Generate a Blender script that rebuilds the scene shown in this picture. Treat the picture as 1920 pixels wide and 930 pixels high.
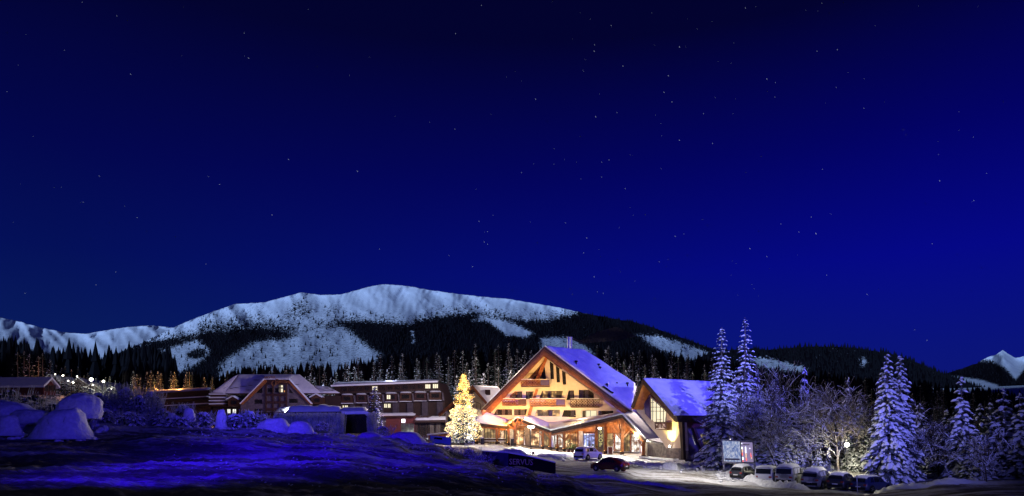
import bpy, bmesh, math, random
import numpy as np
from mathutils import Vector, noise, Matrix
from mathutils.geometry import tessellate_polygon

for o in list(bpy.data.objects): bpy.data.objects.remove(o)
SC = bpy.context.scene
COL = SC.collection
R = math.radians
rnd = random.Random(7)

# ---------------------------------------------------------------- camera
F, CX, HY, CAMZ = 1250.0, 960.0, 800.0, 4.0
cam = bpy.data.cameras.new('camera'); camo = bpy.data.objects.new('camera', cam); COL.objects.link(camo)
camo.location = (0, 0, CAMZ); camo.rotation_euler = (R(90), 0, 0)
cam.sensor_width = 36; cam.lens = 36 * F / 1920; cam.shift_y = 335 / 1920
cam.clip_start = 0.1; cam.clip_end = 60000
SC.camera = camo
SC.view_settings.view_transform = 'Standard'; SC.view_settings.look = 'None'
SC.view_settings.exposure = 0; SC.view_settings.gamma = 1
SC.cycles.max_bounces = 5; SC.cycles.diffuse_bounces = 2; SC.cycles.glossy_bounces = 2
SC.cycles.transmission_bounces = 3; SC.cycles.transparent_max_bounces = 6
SC.cycles.sample_clamp_indirect = 3; SC.cycles.use_denoising = True
SC.cycles.caustics_reflective = False; SC.cycles.caustics_refractive = False

def s2l(c):
    return tuple(((v/255)/12.92 if v/255 <= .04045 else ((v/255+.055)/1.055)**2.4) for v in c)

# ---------------------------------------------------------------- world: clear deep blue night sky
W = bpy.data.worlds.new('World'); SC.world = W; W.use_nodes = True
nt = W.node_tree; nt.nodes.clear(); N = nt.nodes.new; L = nt.links.new
out = N('ShaderNodeOutputWorld'); bg = N('ShaderNodeBackground'); tc = N('ShaderNodeTexCoord'); sep = N('ShaderNodeSeparateXYZ')
L(tc.outputs['Generated'], sep.inputs[0])
def wramp(stops):
    r = N('ShaderNodeValToRGB'); e = r.color_ramp.elements
    e[0].position = stops[0][0]; e[0].color = s2l(stops[0][1]) + (1,)
    e[1].position = stops[-1][0]; e[1].color = s2l(stops[-1][1]) + (1,)
    for p, c in stops[1:-1]:
        x = e.new(p); x.color = s2l(c) + (1,)
    L(sep.outputs['Z'], r.inputs[0]); return r
ra = wramp([(0, (9, 30, 92)), (.13, (8, 26, 92)), (.22, (4, 16, 88)), (.34, (3, 7, 76)), (.5, (3, 4, 48)), (.7, (2, 3, 34))])     # west
rb = wramp([(0, (14, 24, 112)), (.10, (10, 20, 122)), (.22, (5, 8, 134)), (.36, (3, 3, 100)), (.5, (3, 3, 48)), (.7, (2, 3, 34))])     # east
mr = N('ShaderNodeMapRange'); mr.inputs[1].default_value = -.55; mr.inputs[2].default_value = .5; L(sep.outputs['X'], mr.inputs[0])
mx = N('ShaderNodeMix'); mx.data_type = 'RGBA'; L(mr.outputs[0], mx.inputs[0]); L(ra.outputs[0], mx.inputs[6]); L(rb.outputs[0], mx.inputs[7])
L(mx.outputs[2], bg.inputs[0]); bg.inputs[1].default_value = 1.0; L(bg.outputs[0], out.inputs[0])

# ---------------------------------------------------------------- lights
def lamp(kind, name, loc, col, power, aim=None, size=.3, angle=60, blend=.6):
    l = bpy.data.lights.new(name, kind); l.color = col; l.energy = power
    if kind != 'SUN': l.shadow_soft_size = size
    if kind == 'SPOT': l.spot_size = R(angle); l.spot_blend = blend
    o = bpy.data.objects.new(name, l); COL.objects.link(o); o.location = loc
    if aim is not None: o.rotation_euler = (Vector(aim) - Vector(loc)).to_track_quat('-Z', 'Y').to_euler()
    return o
# moon: behind the camera and to the left, low; a hill added behind the camera keeps the valley floor in shade
moon = lamp('SUN', 'moon', (0, 0, 500), (.37, .56, 1.0), 2.6, aim=None)
moon.data.angle = R(.5)
MD = Vector((.60, 1.0, -.20)).normalized()
moon.rotation_euler = MD.to_track_quat('-Z', 'Y').to_euler()

def P(px, py, D): return Vector(((px-CX)*D/F, D, CAMZ+(HY-py)*D/F))

BL = (.10, .07, 1.0)
# blue floodlights of the slope
lamp('SPOT', 'blue_floodlight', (75, 52, 32), (.085, .07, 1), 270000, aim=P(1180, 700, 97), size=.4, angle=30, blend=.7)
lamp('SPOT', 'blue_floodlight', (30, -4, 12), (.22, .22, 1), 170000, aim=P(1710, 725, 60), size=.4, angle=21, blend=1)
lamp('SPOT', 'blue_floodlight', (30, -5, 12), (.28, .30, 1), 420000, aim=P(1382, 655, 76), size=.4, angle=13, blend=.8)
lamp('SPOT', 'blue_floodlight', (18, -5, 12), (.12, .11, 1), 62000, aim=P(1490, 740, 74), size=.4, angle=20, blend=.8)
lamp('SPOT', 'blue_floodlight', (-16, 6, 10), (.03, .0, 1), 56000, aim=P(740, 850, 42), size=.3, angle=44, blend=1)
lamp('SPOT', 'blue_floodlight', (-14, 6, 10), (.07, .04, 1), 62000, aim=P(600, 790, 85), size=.3, angle=17, blend=.9)
lamp('POINT', 'lane_and_fill_light', (-12, -6, 10), (.8, .82, 1), 800, size=.4)  # unseen neutral fill light, added to lift the near slope to grey
lamp('SPOT', 'blue_floodlight', (8, 4, 10), (.045, .02, 1), 30000, aim=P(170, 735, 54), size=.3, angle=30, blend=.8)
lamp('SPOT', 'blue_floodlight', (-8, -6, 14), (.10, .10, 1), 150000, aim=P(640, 700, 170), size=.4, angle=22, blend=.8)

# ---------------------------------------------------------------- helpers
WL = {}
def setp(o, **k):
    for a, b in k.items():
        if b is not None: o[a] = b
def thing(name, label, cat, loc=(0, 0, 0), group=None, rz=0):
    o = bpy.data.objects.new(name, None); COL.objects.link(o); o.location = loc; o.rotation_euler = (0, 0, rz)
    o.empty_display_size = .5
    setp(o, label=label, category=cat, group=group); WL[o.name] = Vector(loc)
    return o
def tag(o, label, cat=None, group=None, kind=None):
    setp(o, label=label, category=cat, group=group, kind=kind); return o

class MB:
    def __init__(s): s.v = []; s.f = []; s.m = []; s.sm = False
    def add(s, vs, fs, m=0):
        b = len(s.v); s.v.extend([tuple(x) for x in vs]); s.f.extend([tuple(i+b for i in f) for f in fs]); s.m.extend([m]*len(fs)); return b
    def mesh(s, name, mats, off=None):
        me = bpy.data.meshes.new(name)
        v = s.v if off is None else [(a[0]-off[0], a[1]-off[1], a[2]-off[2]) for a in s.v]
        me.from_pydata(v, [], s.f)
        for m in mats: me.materials.append(m)
        if len(mats) > 1: me.polygons.foreach_set('material_index', s.m)
        if s.sm: me.polygons.foreach_set('use_smooth', [True]*len(me.polygons))
        me.update(); return me
    def build(s, name, mats, parent=None, **tags):
        if not isinstance(mats, (list, tuple)): mats = [mats]
        off = WL.get(parent.name) if parent else None
        o = bpy.data.objects.new(name, s.mesh(name, mats, off)); COL.objects.link(o)
        if parent: o.parent = parent; WL[o.name] = off if off is not None else Vector((0, 0, 0))
        setp(o, **tags); return o

def box8(mb, pts, m=0):   # 4 bottom + 4 top
    mb.add(pts, [(0, 3, 2, 1), (4, 5, 6, 7), (0, 1, 5, 4), (1, 2, 6, 5), (2, 3, 7, 6), (3, 0, 4, 7)], m)
def box(mb, c, s, rz=0, m=0):
    c = Vector(c); ca, sa = math.cos(rz), math.sin(rz); p = []
    for z in (-.5, .5):
        for x, y in ((-.5, -.5), (.5, -.5), (.5, .5), (-.5, .5)):
            X, Y = x*s[0], y*s[1]; p.append(c+Vector((X*ca-Y*sa, X*sa+Y*ca, z*s[2])))
    box8(mb, p, m)
def beam(mb, p, q, w, h=None, up=None, m=0):
    p, q = Vector(p), Vector(q); h = h or w; d = (q-p).normalized()
    up = Vector(up) if up is not None else (Vector((0, 0, 1)) if abs(d.z) < .9 else Vector((0, 1, 0)))
    s = d.cross(up).normalized()*w/2; t = s.cross(d).normalized()*h/2
    box8(mb, [p-s-t, p+s-t, q+s-t, q-s-t, p-s+t, p+s+t, q+s+t, q-s+t], m)
def tube(mb, pts, rad, n=6, m=0, cap=True):
    rings = []; pts = [Vector(p) for p in pts]
    for i, p in enumerate(pts):
        d = (pts[min(i+1, len(pts)-1)]-pts[max(i-1, 0)]).normalized()
        up = Vector((0, 0, 1)) if abs(d.z) < .95 else Vector((0, 1, 0))
        a = d.cross(up).normalized(); b = a.cross(d); r = rad[i] if isinstance(rad, (list, tuple)) else rad
        rings.append([p+a*math.cos(2*math.pi*k/n)*r+b*math.sin(2*math.pi*k/n)*r for k in range(n)])
    vs = [x for r in rings for x in r]; fs = []
    for i in range(len(pts)-1):
        for k in range(n):
            k2 = (k+1) % n; fs.append((i*n+k, i*n+k2, (i+1)*n+k2, (i+1)*n+k))
    if cap: fs += [tuple(range(n-1, -1, -1)), tuple((len(pts)-1)*n+k for k in range(n))]
    mb.add(vs, fs, m)
def ball(mb, c, r, m=0, nu=8, nv=5):
    c = Vector(c); r = (r, r, r) if not isinstance(r, (tuple, list)) else r
    vs = [c+Vector((0, 0, r[2]))]; fs = []
    for j in range(1, nv):
        th = math.pi*j/nv
        for i in range(nu):
            a = 2*math.pi*i/nu; vs.append(c+Vector((r[0]*math.sin(th)*math.cos(a), r[1]*math.sin(th)*math.sin(a), r[2]*math.cos(th))))
    vs.append(c-Vector((0, 0, r[2])))
    for i in range(nu):
        fs.append((0, 1+i, 1+(i+1) % nu)); fs.append((len(vs)-1, 1+(nv-2)*nu+(i+1) % nu, 1+(nv-2)*nu+i))
    for j in range(nv-2):
        for i in range(nu):
            a, b = 1+j*nu+i, 1+j*nu+(i+1) % nu; fs.append((a, a+nu, b+nu, b))
    mb.add(vs, fs, m)

class VP:      # a vertical plane in the world through two (direction, depth) points; u to the right, n towards the street
    def __init__(s, a, b):
        s.o = Vector(((a[0]-CX)*a[1]/F, a[1], 0)); e = Vector(((b[0]-CX)*b[1]/F, b[1], 0))
        s.u = (e-s.o).normalized(); s.n = Vector((s.u.y, -s.u.x, 0))
    def pt(s, px, py, off=0):
        d = Vector(((px-CX)/F, 1, (HY-py)/F)); o = s.o+s.n*off
        t = o.dot(s.n)/d.dot(s.n); return d*t+Vector((0, 0, CAMZ))
def raypl(px, py, p0, n):
    d = Vector(((px-CX)/F, 1, (HY-py)/F)); c = Vector((0, 0, CAMZ)); t = (Vector(p0)-c).dot(n)/d.dot(n); return c+d*t
def slab(mb, pl, poly, off=0, th=.2, holes=(), m=0):
    loops = [[pl.pt(x, y, off) for x, y in q] for q in [poly]+list(holes)]
    slab3(mb, loops[0], -pl.n*th, loops[1:], m)
def slab3(mb, pts, vec, holes=(), m=0):
    loops = [[Vector(p) for p in pts]]+[list(h) for h in holes]; flat = [p for l in loops for p in l]
    tri = tessellate_polygon(loops); n = len(flat); vec = Vector(vec)
    mb.add(flat+[p+vec for p in flat], [tuple(t) for t in tri]+[tuple(n+i for i in t[::-1]) for t in tri], m)
    b = 0
    for l in loops:
        k = len(l)
        mb.add(l+[p+vec for p in l], [(i, (i+1) % k, (i+1) % k+k, i+k) for i in range(k)], m)
def span(poly, x):
    ys = []
    for (x0, y0), (x1, y1) in zip(poly, poly[1:]+poly[:1]):
        if (x0-x)*(x1-x) < 0: ys.append(y0+(y1-y0)*(x-x0)/(x1-x0))
    return (min(ys), max(ys)) if len(ys) > 1 else None
def pillow(mb, a, b, c, d, nu, nv, th, nz=.05, m=0, sag=.0, seed=0, nd=None):
    # soft snow blanket over the quad a b c d, rounded down at its edges
    a, b, c, d = map(Vector, (a, b, c, d)); nrm = nd or (b-a).cross(d-a).normalized()
    if nrm.z < 0: nrm = -nrm
    vs = []
    for j in range(nv+1):
        for i in range(nu+1):
            u, v = i/nu, j/nv; p = a.lerp(b, u).lerp(d.lerp(c, u), v)
            e = min(u, 1-u)*((b-a).length), min(v, 1-v)*((d-a).length)
            f = min(1, .12+(min(e)/.6)**.5) if min(e) > 1e-6 else .0
            h = th*f+noise.noise(p*.5+Vector((seed, 0, 0)))*nz*f+noise.noise(p*1.9)*nz*.35*f
            vs.append(p+nrm*h)
    W1 = nu+1
    mb.add(vs, [(j*W1+i, j*W1+i+1, (j+1)*W1+i+1, (j+1)*W1+i) for j in range(nv) for i in range(nu)], m)

# ---------------------------------------------------------------- materials
M = {}
def mat(name, col, rough=.7, metal=0, nz=None, bump=0, bscale=20, emit=None, es=0, spec=.3, stretch=(1, 1, 1), coord='Object'):
    m = bpy.data.materials.new(name); m.use_nodes = True; t = m.node_tree; b = t.nodes['Principled BSDF']
    b.inputs['Base Color'].default_value = (*col, 1); b.inputs['Roughness'].default_value = rough; b.inputs['Metallic'].default_value = metal
    b.inputs['Specular IOR Level'].default_value = spec
    n = t.nodes.new; l = t.links.new
    if nz or bump:
        tcn = n('ShaderNodeNewGeometry'); mp = n('ShaderNodeMapping'); mp.inputs['Scale'].default_value = stretch
        l(tcn.outputs['Position'], mp.inputs[0])
    if nz:      # nz = (second colour, scale)
        x = n('ShaderNodeTexNoise'); x.inputs['Scale'].default_value = nz[1]; x.inputs['Detail'].default_value = 6; l(mp.outputs[0], x.inputs[0])
        r = n('ShaderNodeMapRange'); r.inputs[1].default_value = .38; r.inputs[2].default_value = .62; l(x.outputs[0], r.inputs[0])
        mi = n('ShaderNodeMix'); mi.data_type = 'RGBA'; mi.inputs[6].default_value = (*col, 1); mi.inputs[7].default_value = (*nz[0], 1)
        l(r.outputs[0], mi.inputs[0]); l(mi.outputs[2], b.inputs['Base Color'])
    if bump:
        x = n('ShaderNodeTexNoise'); x.inputs['Scale'].default_value = bscale; x.inputs['Detail'].default_value = 5; l(mp.outputs[0], x.inputs[0])
        bu = n('ShaderNodeBump'); bu.inputs['Strength'].default_value = bump; bu.inputs['Distance'].default_value = .1
        l(x.outputs[0], bu.inputs['Height']); l(bu.outputs[0], b.inputs['Normal'])
    if emit:
        b.inputs['Emission Color'].default_value = (*emit, 1); b.inputs['Emission Strength'].default_value = es
        m.cycles.emission_sampling = 'NONE'
    M[name] = m; return m
mat('snow', (.80, .82, .85), .6, nz=((.70, .73, .78), 3), bump=.35, bscale=6, spec=.2)
mat('snow_roof', (.80, .80, .83), .6, nz=((.72, .73, .77), 1.2), bump=.35, bscale=2.5, spec=.2)
mat('snow_rough', (.78, .80, .83), .7, nz=((.62, .64, .67), 5), bump=.8, bscale=4, spec=.2)
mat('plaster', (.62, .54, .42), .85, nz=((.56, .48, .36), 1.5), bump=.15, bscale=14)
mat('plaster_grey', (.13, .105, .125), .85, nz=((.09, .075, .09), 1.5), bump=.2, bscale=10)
mat('wood', (.34, .12, .035), .55, nz=((.21, .07, .02), 2.5), bump=.3, bscale=9, stretch=(1, 1, 1))
mat('wood_dark', (.07, .03, .014), .6, nz=((.05, .024, .014), 3), bump=.3, bscale=9)
mat('wood_pale', (.42, .17, .05), .5, nz=((.29, .11, .03), 2.5), bump=.2, bscale=8)
mat('wood_black', (.028, .016, .012), .7, nz=((.04, .02, .014), 2))
mat('lattice_wood', (.22, .085, .03), .6)
mat('panel_dark', (.06, .025, .022), .6, nz=((.04, .018, .018), 3))
mat('panel_violet', (.07, .05, .13), .7)
mat('red_wall', (.10, .022, .02), .75, nz=((.075, .018, .016), 2))
mat('bark', (.075, .06, .05), .9, nz=((.13, .11, .09), 8))
mat('birch', (.45, .42, .34), .9, nz=((.16, .13, .10), 5))
mat('needles', (.025, .045, .03), .9, nz=((.045, .065, .04), 4)); mat('needles_frosted', (.10, .12, .14), .9, nz=((.04, .05, .055), 5)); mat('frost', (.42, .45, .50), .9, nz=((.2, .21, .24), 6))
mat('needles_far', (.010, .010, .014), .95)
mat('metal', (.42, .43, .45), .35, metal=.9)
mat('steel', (.7, .72, .75), .3, metal=.6)
mat('iron', (.02, .02, .022), .5, metal=.5)
mat('rubber', (.015, .015, .015), .85)
mat('dark_glass', (.012, .014, .018), .08, spec=.8)
mat('interior', (.02, .016, .014), .9)
mat('curtain', (.16, .13, .11), .9)
mat('curtain_violet', (.10, .075, .10), .9)
mat('white_paint', (.75, .76, .78), .4)
mat('stars', (0, 0, 0), 1, emit=(.7, .78, 1), es=.55)
mat('bulb', (.2, .15, .05), .5, emit=(1, .56, .13), es=4)
mat('bulb_white', (.2, .2, .15), .5, emit=(1, .74, .34), es=5)
mat('lamp_globe', (.8, .8, .8), .5, emit=(1, .92, .78), es=14)
mat('village_lamp', (.8, .8, .8), .5, emit=(1, .95, .8), es=9)
mat('led_white', (.6, .6, .6), .5, emit=(.85, .92, 1), es=3)
mat('led_red', (.5, .1, .1), .5, emit=(1, .13, .07), es=1.6)
mat('led_amber', (.5, .3, .1), .5, emit=(1, .62, .3), es=1.3)
mat('fairy', (.3, .2, .05), .5, emit=(1, .55, .12), es=1.6)
mat('lit_warm', (.3, .2, .1), .5, emit=(1, .80, .48), es=.95)
mat('lit_cream', (.3, .3, .2), .5, emit=(1, .90, .62), es=1.0)
mat('lit_cool', (.3, .3, .3), .5, emit=(.95, .95, .88), es=1.1)
mat('lit_orange', (.2, .1, .05), .5, emit=(1, .45, .12), es=.55)
mat('lit_pillar', (.5, .5, .5), .6, nz=((.35, .34, .32), 3), bump=.4, bscale=5)
mat('stone', (.22, .19, .16), .85, nz=((.13, .11, .10), 2.5), bump=.8, bscale=5)
mat('terracotta', (.10, .05, .04), .8)
mat('leaf', (.05, .10, .03), .8, nz=((.09, .15, .05), 6))

def lit_interior(name, c1, c2, c3, strength, scale=1.6):
    m = bpy.data.materials.new(name); m.use_nodes = True; t = m.node_tree; b = t.nodes['Principled BSDF']; n = t.nodes.new; l = t.links.new
    g = n('ShaderNodeNewGeometry'); x = n('ShaderNodeTexNoise'); x.inputs['Scale'].default_value = scale; x.inputs['Detail'].default_value = 3; l(g.outputs['Position'], x.inputs[0])
    r = n('ShaderNodeValToRGB'); e = r.color_ramp.elements; e[0].position = .40; e[0].color = (*c1, 1); e[1].position = .64; e[1].color = (*c3, 1); k = e.new(.52); k.color = (*c2, 1)
    l(x.outputs[0], r.inputs[0]); l(r.outputs[0], b.inputs['Emission Color']); b.inputs['Emission Strength'].default_value = strength
    b.inputs['Base Color'].default_value = (.1, .08, .06, 1); m.cycles.emission_sampling = 'NONE'; M[name] = m
lit_interior('shop_warm', (.09, .035, .012), (.55, .26, .08), (1.5, 1.1, .6), 1.0, 1.3)
lit_interior('shop_blue', (.05, .07, .20), (.25, .38, .85), (1.2, 1.25, 1.3), 1.0, 1.5)
lit_interior('shop_white', (.25, .12, .05), (.85, .80, .72), (1.5, 1.45, 1.3), 1.0, 1.5)
lit_interior('shop_dim', (.025, .022, .01), (.11, .09, .035), (.5, .36, .15), 1.0, 1.1)
lit_interior('room_warm', (.05, .02, .01), (.22, .10, .03), (1.3, .75, .28), 1.0, 1.1)
lit_interior('annex_glow', (.01, .012, .012), (.06, .07, .06), (.6, .6, .5), 1.0, .5)

def snowtop(name, under, snow=(.78, .80, .84), lo=.15, hi=.45, nzs=3.0):
    # snow lies where the surface looks upward
    m = bpy.data.materials.new(name); m.use_nodes = True; t = m.node_tree; b = t.nodes['Principled BSDF']; n = t.nodes.new; l = t.links.new
    g = n('ShaderNodeNewGeometry'); s = n('ShaderNodeSeparateXYZ'); l(g.outputs['Normal'], s.inputs[0])
    x = n('ShaderNodeTexNoise'); x.inputs['Scale'].default_value = nzs; l(g.outputs['Position'], x.inputs[0])
    a = n('ShaderNodeMath'); a.operation = 'MULTIPLY_ADD'; a.inputs[1].default_value = .9; l(x.outputs[0], a.inputs[0]); l(s.outputs['Z'], a.inputs[2])
    r = n('ShaderNodeMapRange'); r.inputs[1].default_value = lo+.45; r.inputs[2].default_value = hi+.45; l(a.outputs[0], r.inputs[0])
    mi = n('ShaderNodeMix'); mi.data_type = 'RGBA'; mi.inputs[6].default_value = (*under, 1); mi.inputs[7].default_value = (*snow, 1)
    l(r.outputs[0], mi.inputs[0]); l(mi.outputs[2], b.inputs['Base Color']); b.inputs['Roughness'].default_value = .8; b.inputs['Specular IOR Level'].default_value = .1
    M[name] = m
snowtop('branch_snow', (.05, .04, .035), lo=.2, hi=.5, nzs=8)
snowtop('spruce_far', (.007, .007, .010), snow=(.10, .10, .12), lo=.6, hi=1.0, nzs=1.2)
snowtop('village_roof', (.06, .04, .04), lo=.3, hi=.6, nzs=.5)

def thin_glass():
    m = bpy.data.materials.new('window_glass'); m.use_nodes = True; t = m.node_tree; t.nodes.remove(t.nodes['Principled BSDF']); n = t.nodes.new; l = t.links.new
    tr = n('ShaderNodeBsdfTransparent'); tr.inputs[0].default_value = (.9, .92, .92, 1); gl = n('ShaderNodeBsdfGlossy'); gl.inputs['Roughness'].default_value = .05
    mi = n('ShaderNodeMixShader'); mi.inputs[0].default_value = .03; l(tr.outputs[0], mi.inputs[1]); l(gl.outputs[0], mi.inputs[2])
    l(mi.outputs[0], t.nodes['Material Output'].inputs[0]); M['glass'] = m
thin_glass()

# ground: fresh snow, packed and dirty where driven
def ground_mat():
    m = bpy.data.materials.new('ground_snow'); m.use_nodes = True; t = m.node_tree; b = t.nodes['Principled BSDF']; n = t.nodes.new; l = t.links.new
    g = n('ShaderNodeNewGeometry'); at = n('ShaderNodeAttribute'); at.attribute_name = 'dirt'
    mp = n('ShaderNodeMapping'); mp.inputs['Rotation'].default_value = (0, 0, R(14)); mp.inputs['Scale'].default_value = (.13, .42, .3); l(g.outputs['Position'], mp.inputs[0])
    x = n('ShaderNodeTexNoise'); x.inputs['Scale'].default_value = 1; x.inputs['Detail'].default_value = 9; x.inputs['Roughness'].default_value = .62; x.inputs['Distortion'].default_value = .6; l(mp.outputs[0], x.inputs[0])
    a = n('ShaderNodeMath'); a.operation = 'MULTIPLY_ADD'; a.inputs[1].default_value = 3.4; a.inputs[2].default_value = -1.7; l(x.outputs[0], a.inputs[0])
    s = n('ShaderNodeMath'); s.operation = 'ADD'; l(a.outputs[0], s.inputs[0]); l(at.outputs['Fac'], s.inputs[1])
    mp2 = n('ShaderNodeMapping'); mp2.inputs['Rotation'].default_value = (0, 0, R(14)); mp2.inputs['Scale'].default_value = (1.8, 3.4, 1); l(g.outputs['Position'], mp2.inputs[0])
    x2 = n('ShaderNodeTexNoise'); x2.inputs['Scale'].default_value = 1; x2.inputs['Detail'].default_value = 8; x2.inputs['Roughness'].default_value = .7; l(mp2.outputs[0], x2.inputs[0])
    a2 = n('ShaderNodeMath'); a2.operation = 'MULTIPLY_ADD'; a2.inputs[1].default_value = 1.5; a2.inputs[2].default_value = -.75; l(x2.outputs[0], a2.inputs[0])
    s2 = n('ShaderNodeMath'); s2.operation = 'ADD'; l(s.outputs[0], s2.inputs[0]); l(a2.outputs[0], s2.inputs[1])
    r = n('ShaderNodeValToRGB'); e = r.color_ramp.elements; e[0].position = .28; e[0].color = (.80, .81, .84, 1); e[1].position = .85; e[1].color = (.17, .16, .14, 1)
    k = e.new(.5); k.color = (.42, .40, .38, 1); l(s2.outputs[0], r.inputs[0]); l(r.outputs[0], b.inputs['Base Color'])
    b.inputs['Roughness'].default_value = .95; b.inputs['Specular IOR Level'].default_value = 0
    xb = n('ShaderNodeTexNoise'); xb.inputs['Scale'].default_value = 2.4; xb.inputs['Detail'].default_value = 10; xb.inputs['Roughness'].default_value = .8; l(g.outputs['Position'], xb.inputs[0])
    ad = n('ShaderNodeMath'); ad.operation = 'ADD'; l(xb.outputs[0], ad.inputs[0]); l(x2.outputs[0], ad.inputs[1])
    bu = n('ShaderNodeBump'); bu.inputs['Strength'].default_value = 1.0; bu.inputs['Distance'].default_value = .45; l(ad.outputs[0], bu.inputs['Height']); l(bu.outputs[0], b.inputs['Normal'])
    M['ground'] = m
ground_mat()

# mountains: open snow, wood where the 'wood' layer says so, with broken edges
def mountain_mat():
    m = bpy.data.materials.new('mountain'); m.use_nodes = True; t = m.node_tree; b = t.nodes['Principled BSDF']; n = t.nodes.new; l = t.links.new
    g = n('ShaderNodeNewGeometry'); at = n('ShaderNodeAttribute'); at.attribute_name = 'wood'
    x = n('ShaderNodeTexNoise'); x.inputs['Scale'].default_value = .09; x.inputs['Detail'].default_value = 8; x.inputs['Roughness'].default_value = .75; l(g.outputs['Position'], x.inputs[0])
    a = n('ShaderNodeMath'); a.operation = 'MULTIPLY_ADD'; a.inputs[1].default_value = 2.8; a.inputs[2].default_value = -1.4; l(x.outputs[0], a.inputs[0])
    s = n('ShaderNodeMath'); s.operation = 'ADD'; l(a.outputs[0], s.inputs[0]); l(at.outputs['Fac'], s.inputs[1])
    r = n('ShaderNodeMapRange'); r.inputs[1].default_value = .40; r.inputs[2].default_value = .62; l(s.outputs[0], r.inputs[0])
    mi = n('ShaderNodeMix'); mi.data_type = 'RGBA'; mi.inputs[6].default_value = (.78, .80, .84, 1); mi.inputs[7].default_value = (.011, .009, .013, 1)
    l(r.outputs[0], mi.inputs[0])
    l(mi.outputs[2], b.inputs['Base Color']); b.inputs['Roughness'].default_value = .9; b.inputs['Specular IOR Level'].default_value = 0
    xb = n('ShaderNodeTexNoise'); xb.inputs['Scale'].default_value = .012; xb.inputs['Detail'].default_value = 8; l(g.outputs['Position'], xb.inputs[0])
    bu = n('ShaderNodeBump'); bu.inputs['Strength'].default_value = .35; bu.inputs['Distance'].default_value = 20; l(xb.outputs[0], bu.inputs['Height']); l(bu.outputs[0], b.inputs['Normal'])
    M['mountain'] = m
mountain_mat()

# ---------------------------------------------------------------- the ground
CP = []
def cp(px, D, z): CP.append((math.atan2((px-CX)/F, 1), math.log(D), z))
def cq(px, py, D): cp(px, D, CAMZ+(HY-py)*D/F)
for px in range(-300, 2300, 320):
    cp(px, 5, 2.2)
for a in [(0,930,16),(0,880,24),(0,830,40),(0,800,50),(0,783,60),(150,930,16),(150,830,40),(150,795,54),(300,930,17),(300,870,28),(300,820,42),(300,800,54),
          (450,930,17),(450,870,28),(450,822,42),(450,805,54),(600,930,18),(600,870,28),(600,832,40),(600,815,52),(720,930,19),(720,836,42),(720,822,52),
          (800,930,20),(800,880,30),(800,850,42),(800,836,50),(880,930,22),(880,885,33),(880,869,43),(880,864,50),(960,930,24),(960,895,34),(960,887,44),(960,880,50),
          (1040,930,29),(1040,910,35),(1040,900,44),(1040,893,50),(1100,930,42),(1100,902,54),(1150,885,66),(1100,868,80),(1150,868,80),(1000,853,96),(1060,846,104),(1115,852,100),(1206,864,93),
          (1167,852,101),(1206,900,62),(1300,918,54),(1250,873,80),(1300,866,86),(1350,870,84),(1300,880,76),(1400,903,66),(1440,910,66),(1550,917,62),(1640,924,60),(1500,935,50),(1350,935,46),
          (1720,912,56),(1780,905,55),(1920,905,55),(1920,930,42),(1650,940,46),(1420,872,76),(1500,876,75),(1575,880,75),(1680,890,70),(1800,885,72),(1920,885,72),
          (876,829,111),(892,832,107),(930,833,105),(966,836,103),(1010,842,103),(1200,850,104),(940,842,98),(960,848,92)]:
    cq(*a)
for a in [(-200,60,4.6),(-400,40,3),(0,75,4.0),(150,72,3.4),(300,72,2.4),(450,72,1.6),(600,72,.9),(720,70,.6),(800,66,.4),(880,64,.1),(960,60,-.1),(1040,57,-.4),
          (960,75,.3),(860,85,.8),(700,100,.8),(500,110,.9),(300,120,2),(600,175,1),(300,175,1.5),(780,175,1.3),(860,125,1.6),(1040,125,.8),(1300,125,0),(1100,30,.4),(1250,35,.0),(1400,35,-.3),(1600,32,0),(1900,28,.5),
          (0,120,9),(0,200,14),(0,300,20),(100,300,22),(100,450,34),(0,450,36),(250,300,18),(-200,200,18),(1500,120,-.6),(1800,120,-.5),(1500,220,2),(1800,220,2),(2300,100,0)]:
    cp(*a)
for px in range(300, 2000, 250):
    cp(px, 230, 7 if px < 1400 else 4); cp(px, 330, 15 if px < 1400 else 8)
for px in range(-1200, 3200, 400):
    cp(px, 700, 40); cp(px, 1200, 45); cp(px, 3000, 45); cp(px, 9000, 45)
CPA = np.array(CP)
def ground_np(x, y):
    y = np.maximum(y, 4.0); u = np.arctan2(x, y); v = np.log(y)
    d2 = (u[:, None]-CPA[None, :, 0])**2*6+(v[:, None]-CPA[None, :, 1])**2*1.2
    w = 1/(d2+2e-4)**2.2
    return (w*CPA[None, :, 2]).sum(1)/w.sum(1)
def gz(x, y): return float(ground_np(np.array([x*1.0]), np.array([y*1.0]))[0])
def gp(px, D): x = (px-CX)*D/F; return Vector((x, D, gz(x, D)))

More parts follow.
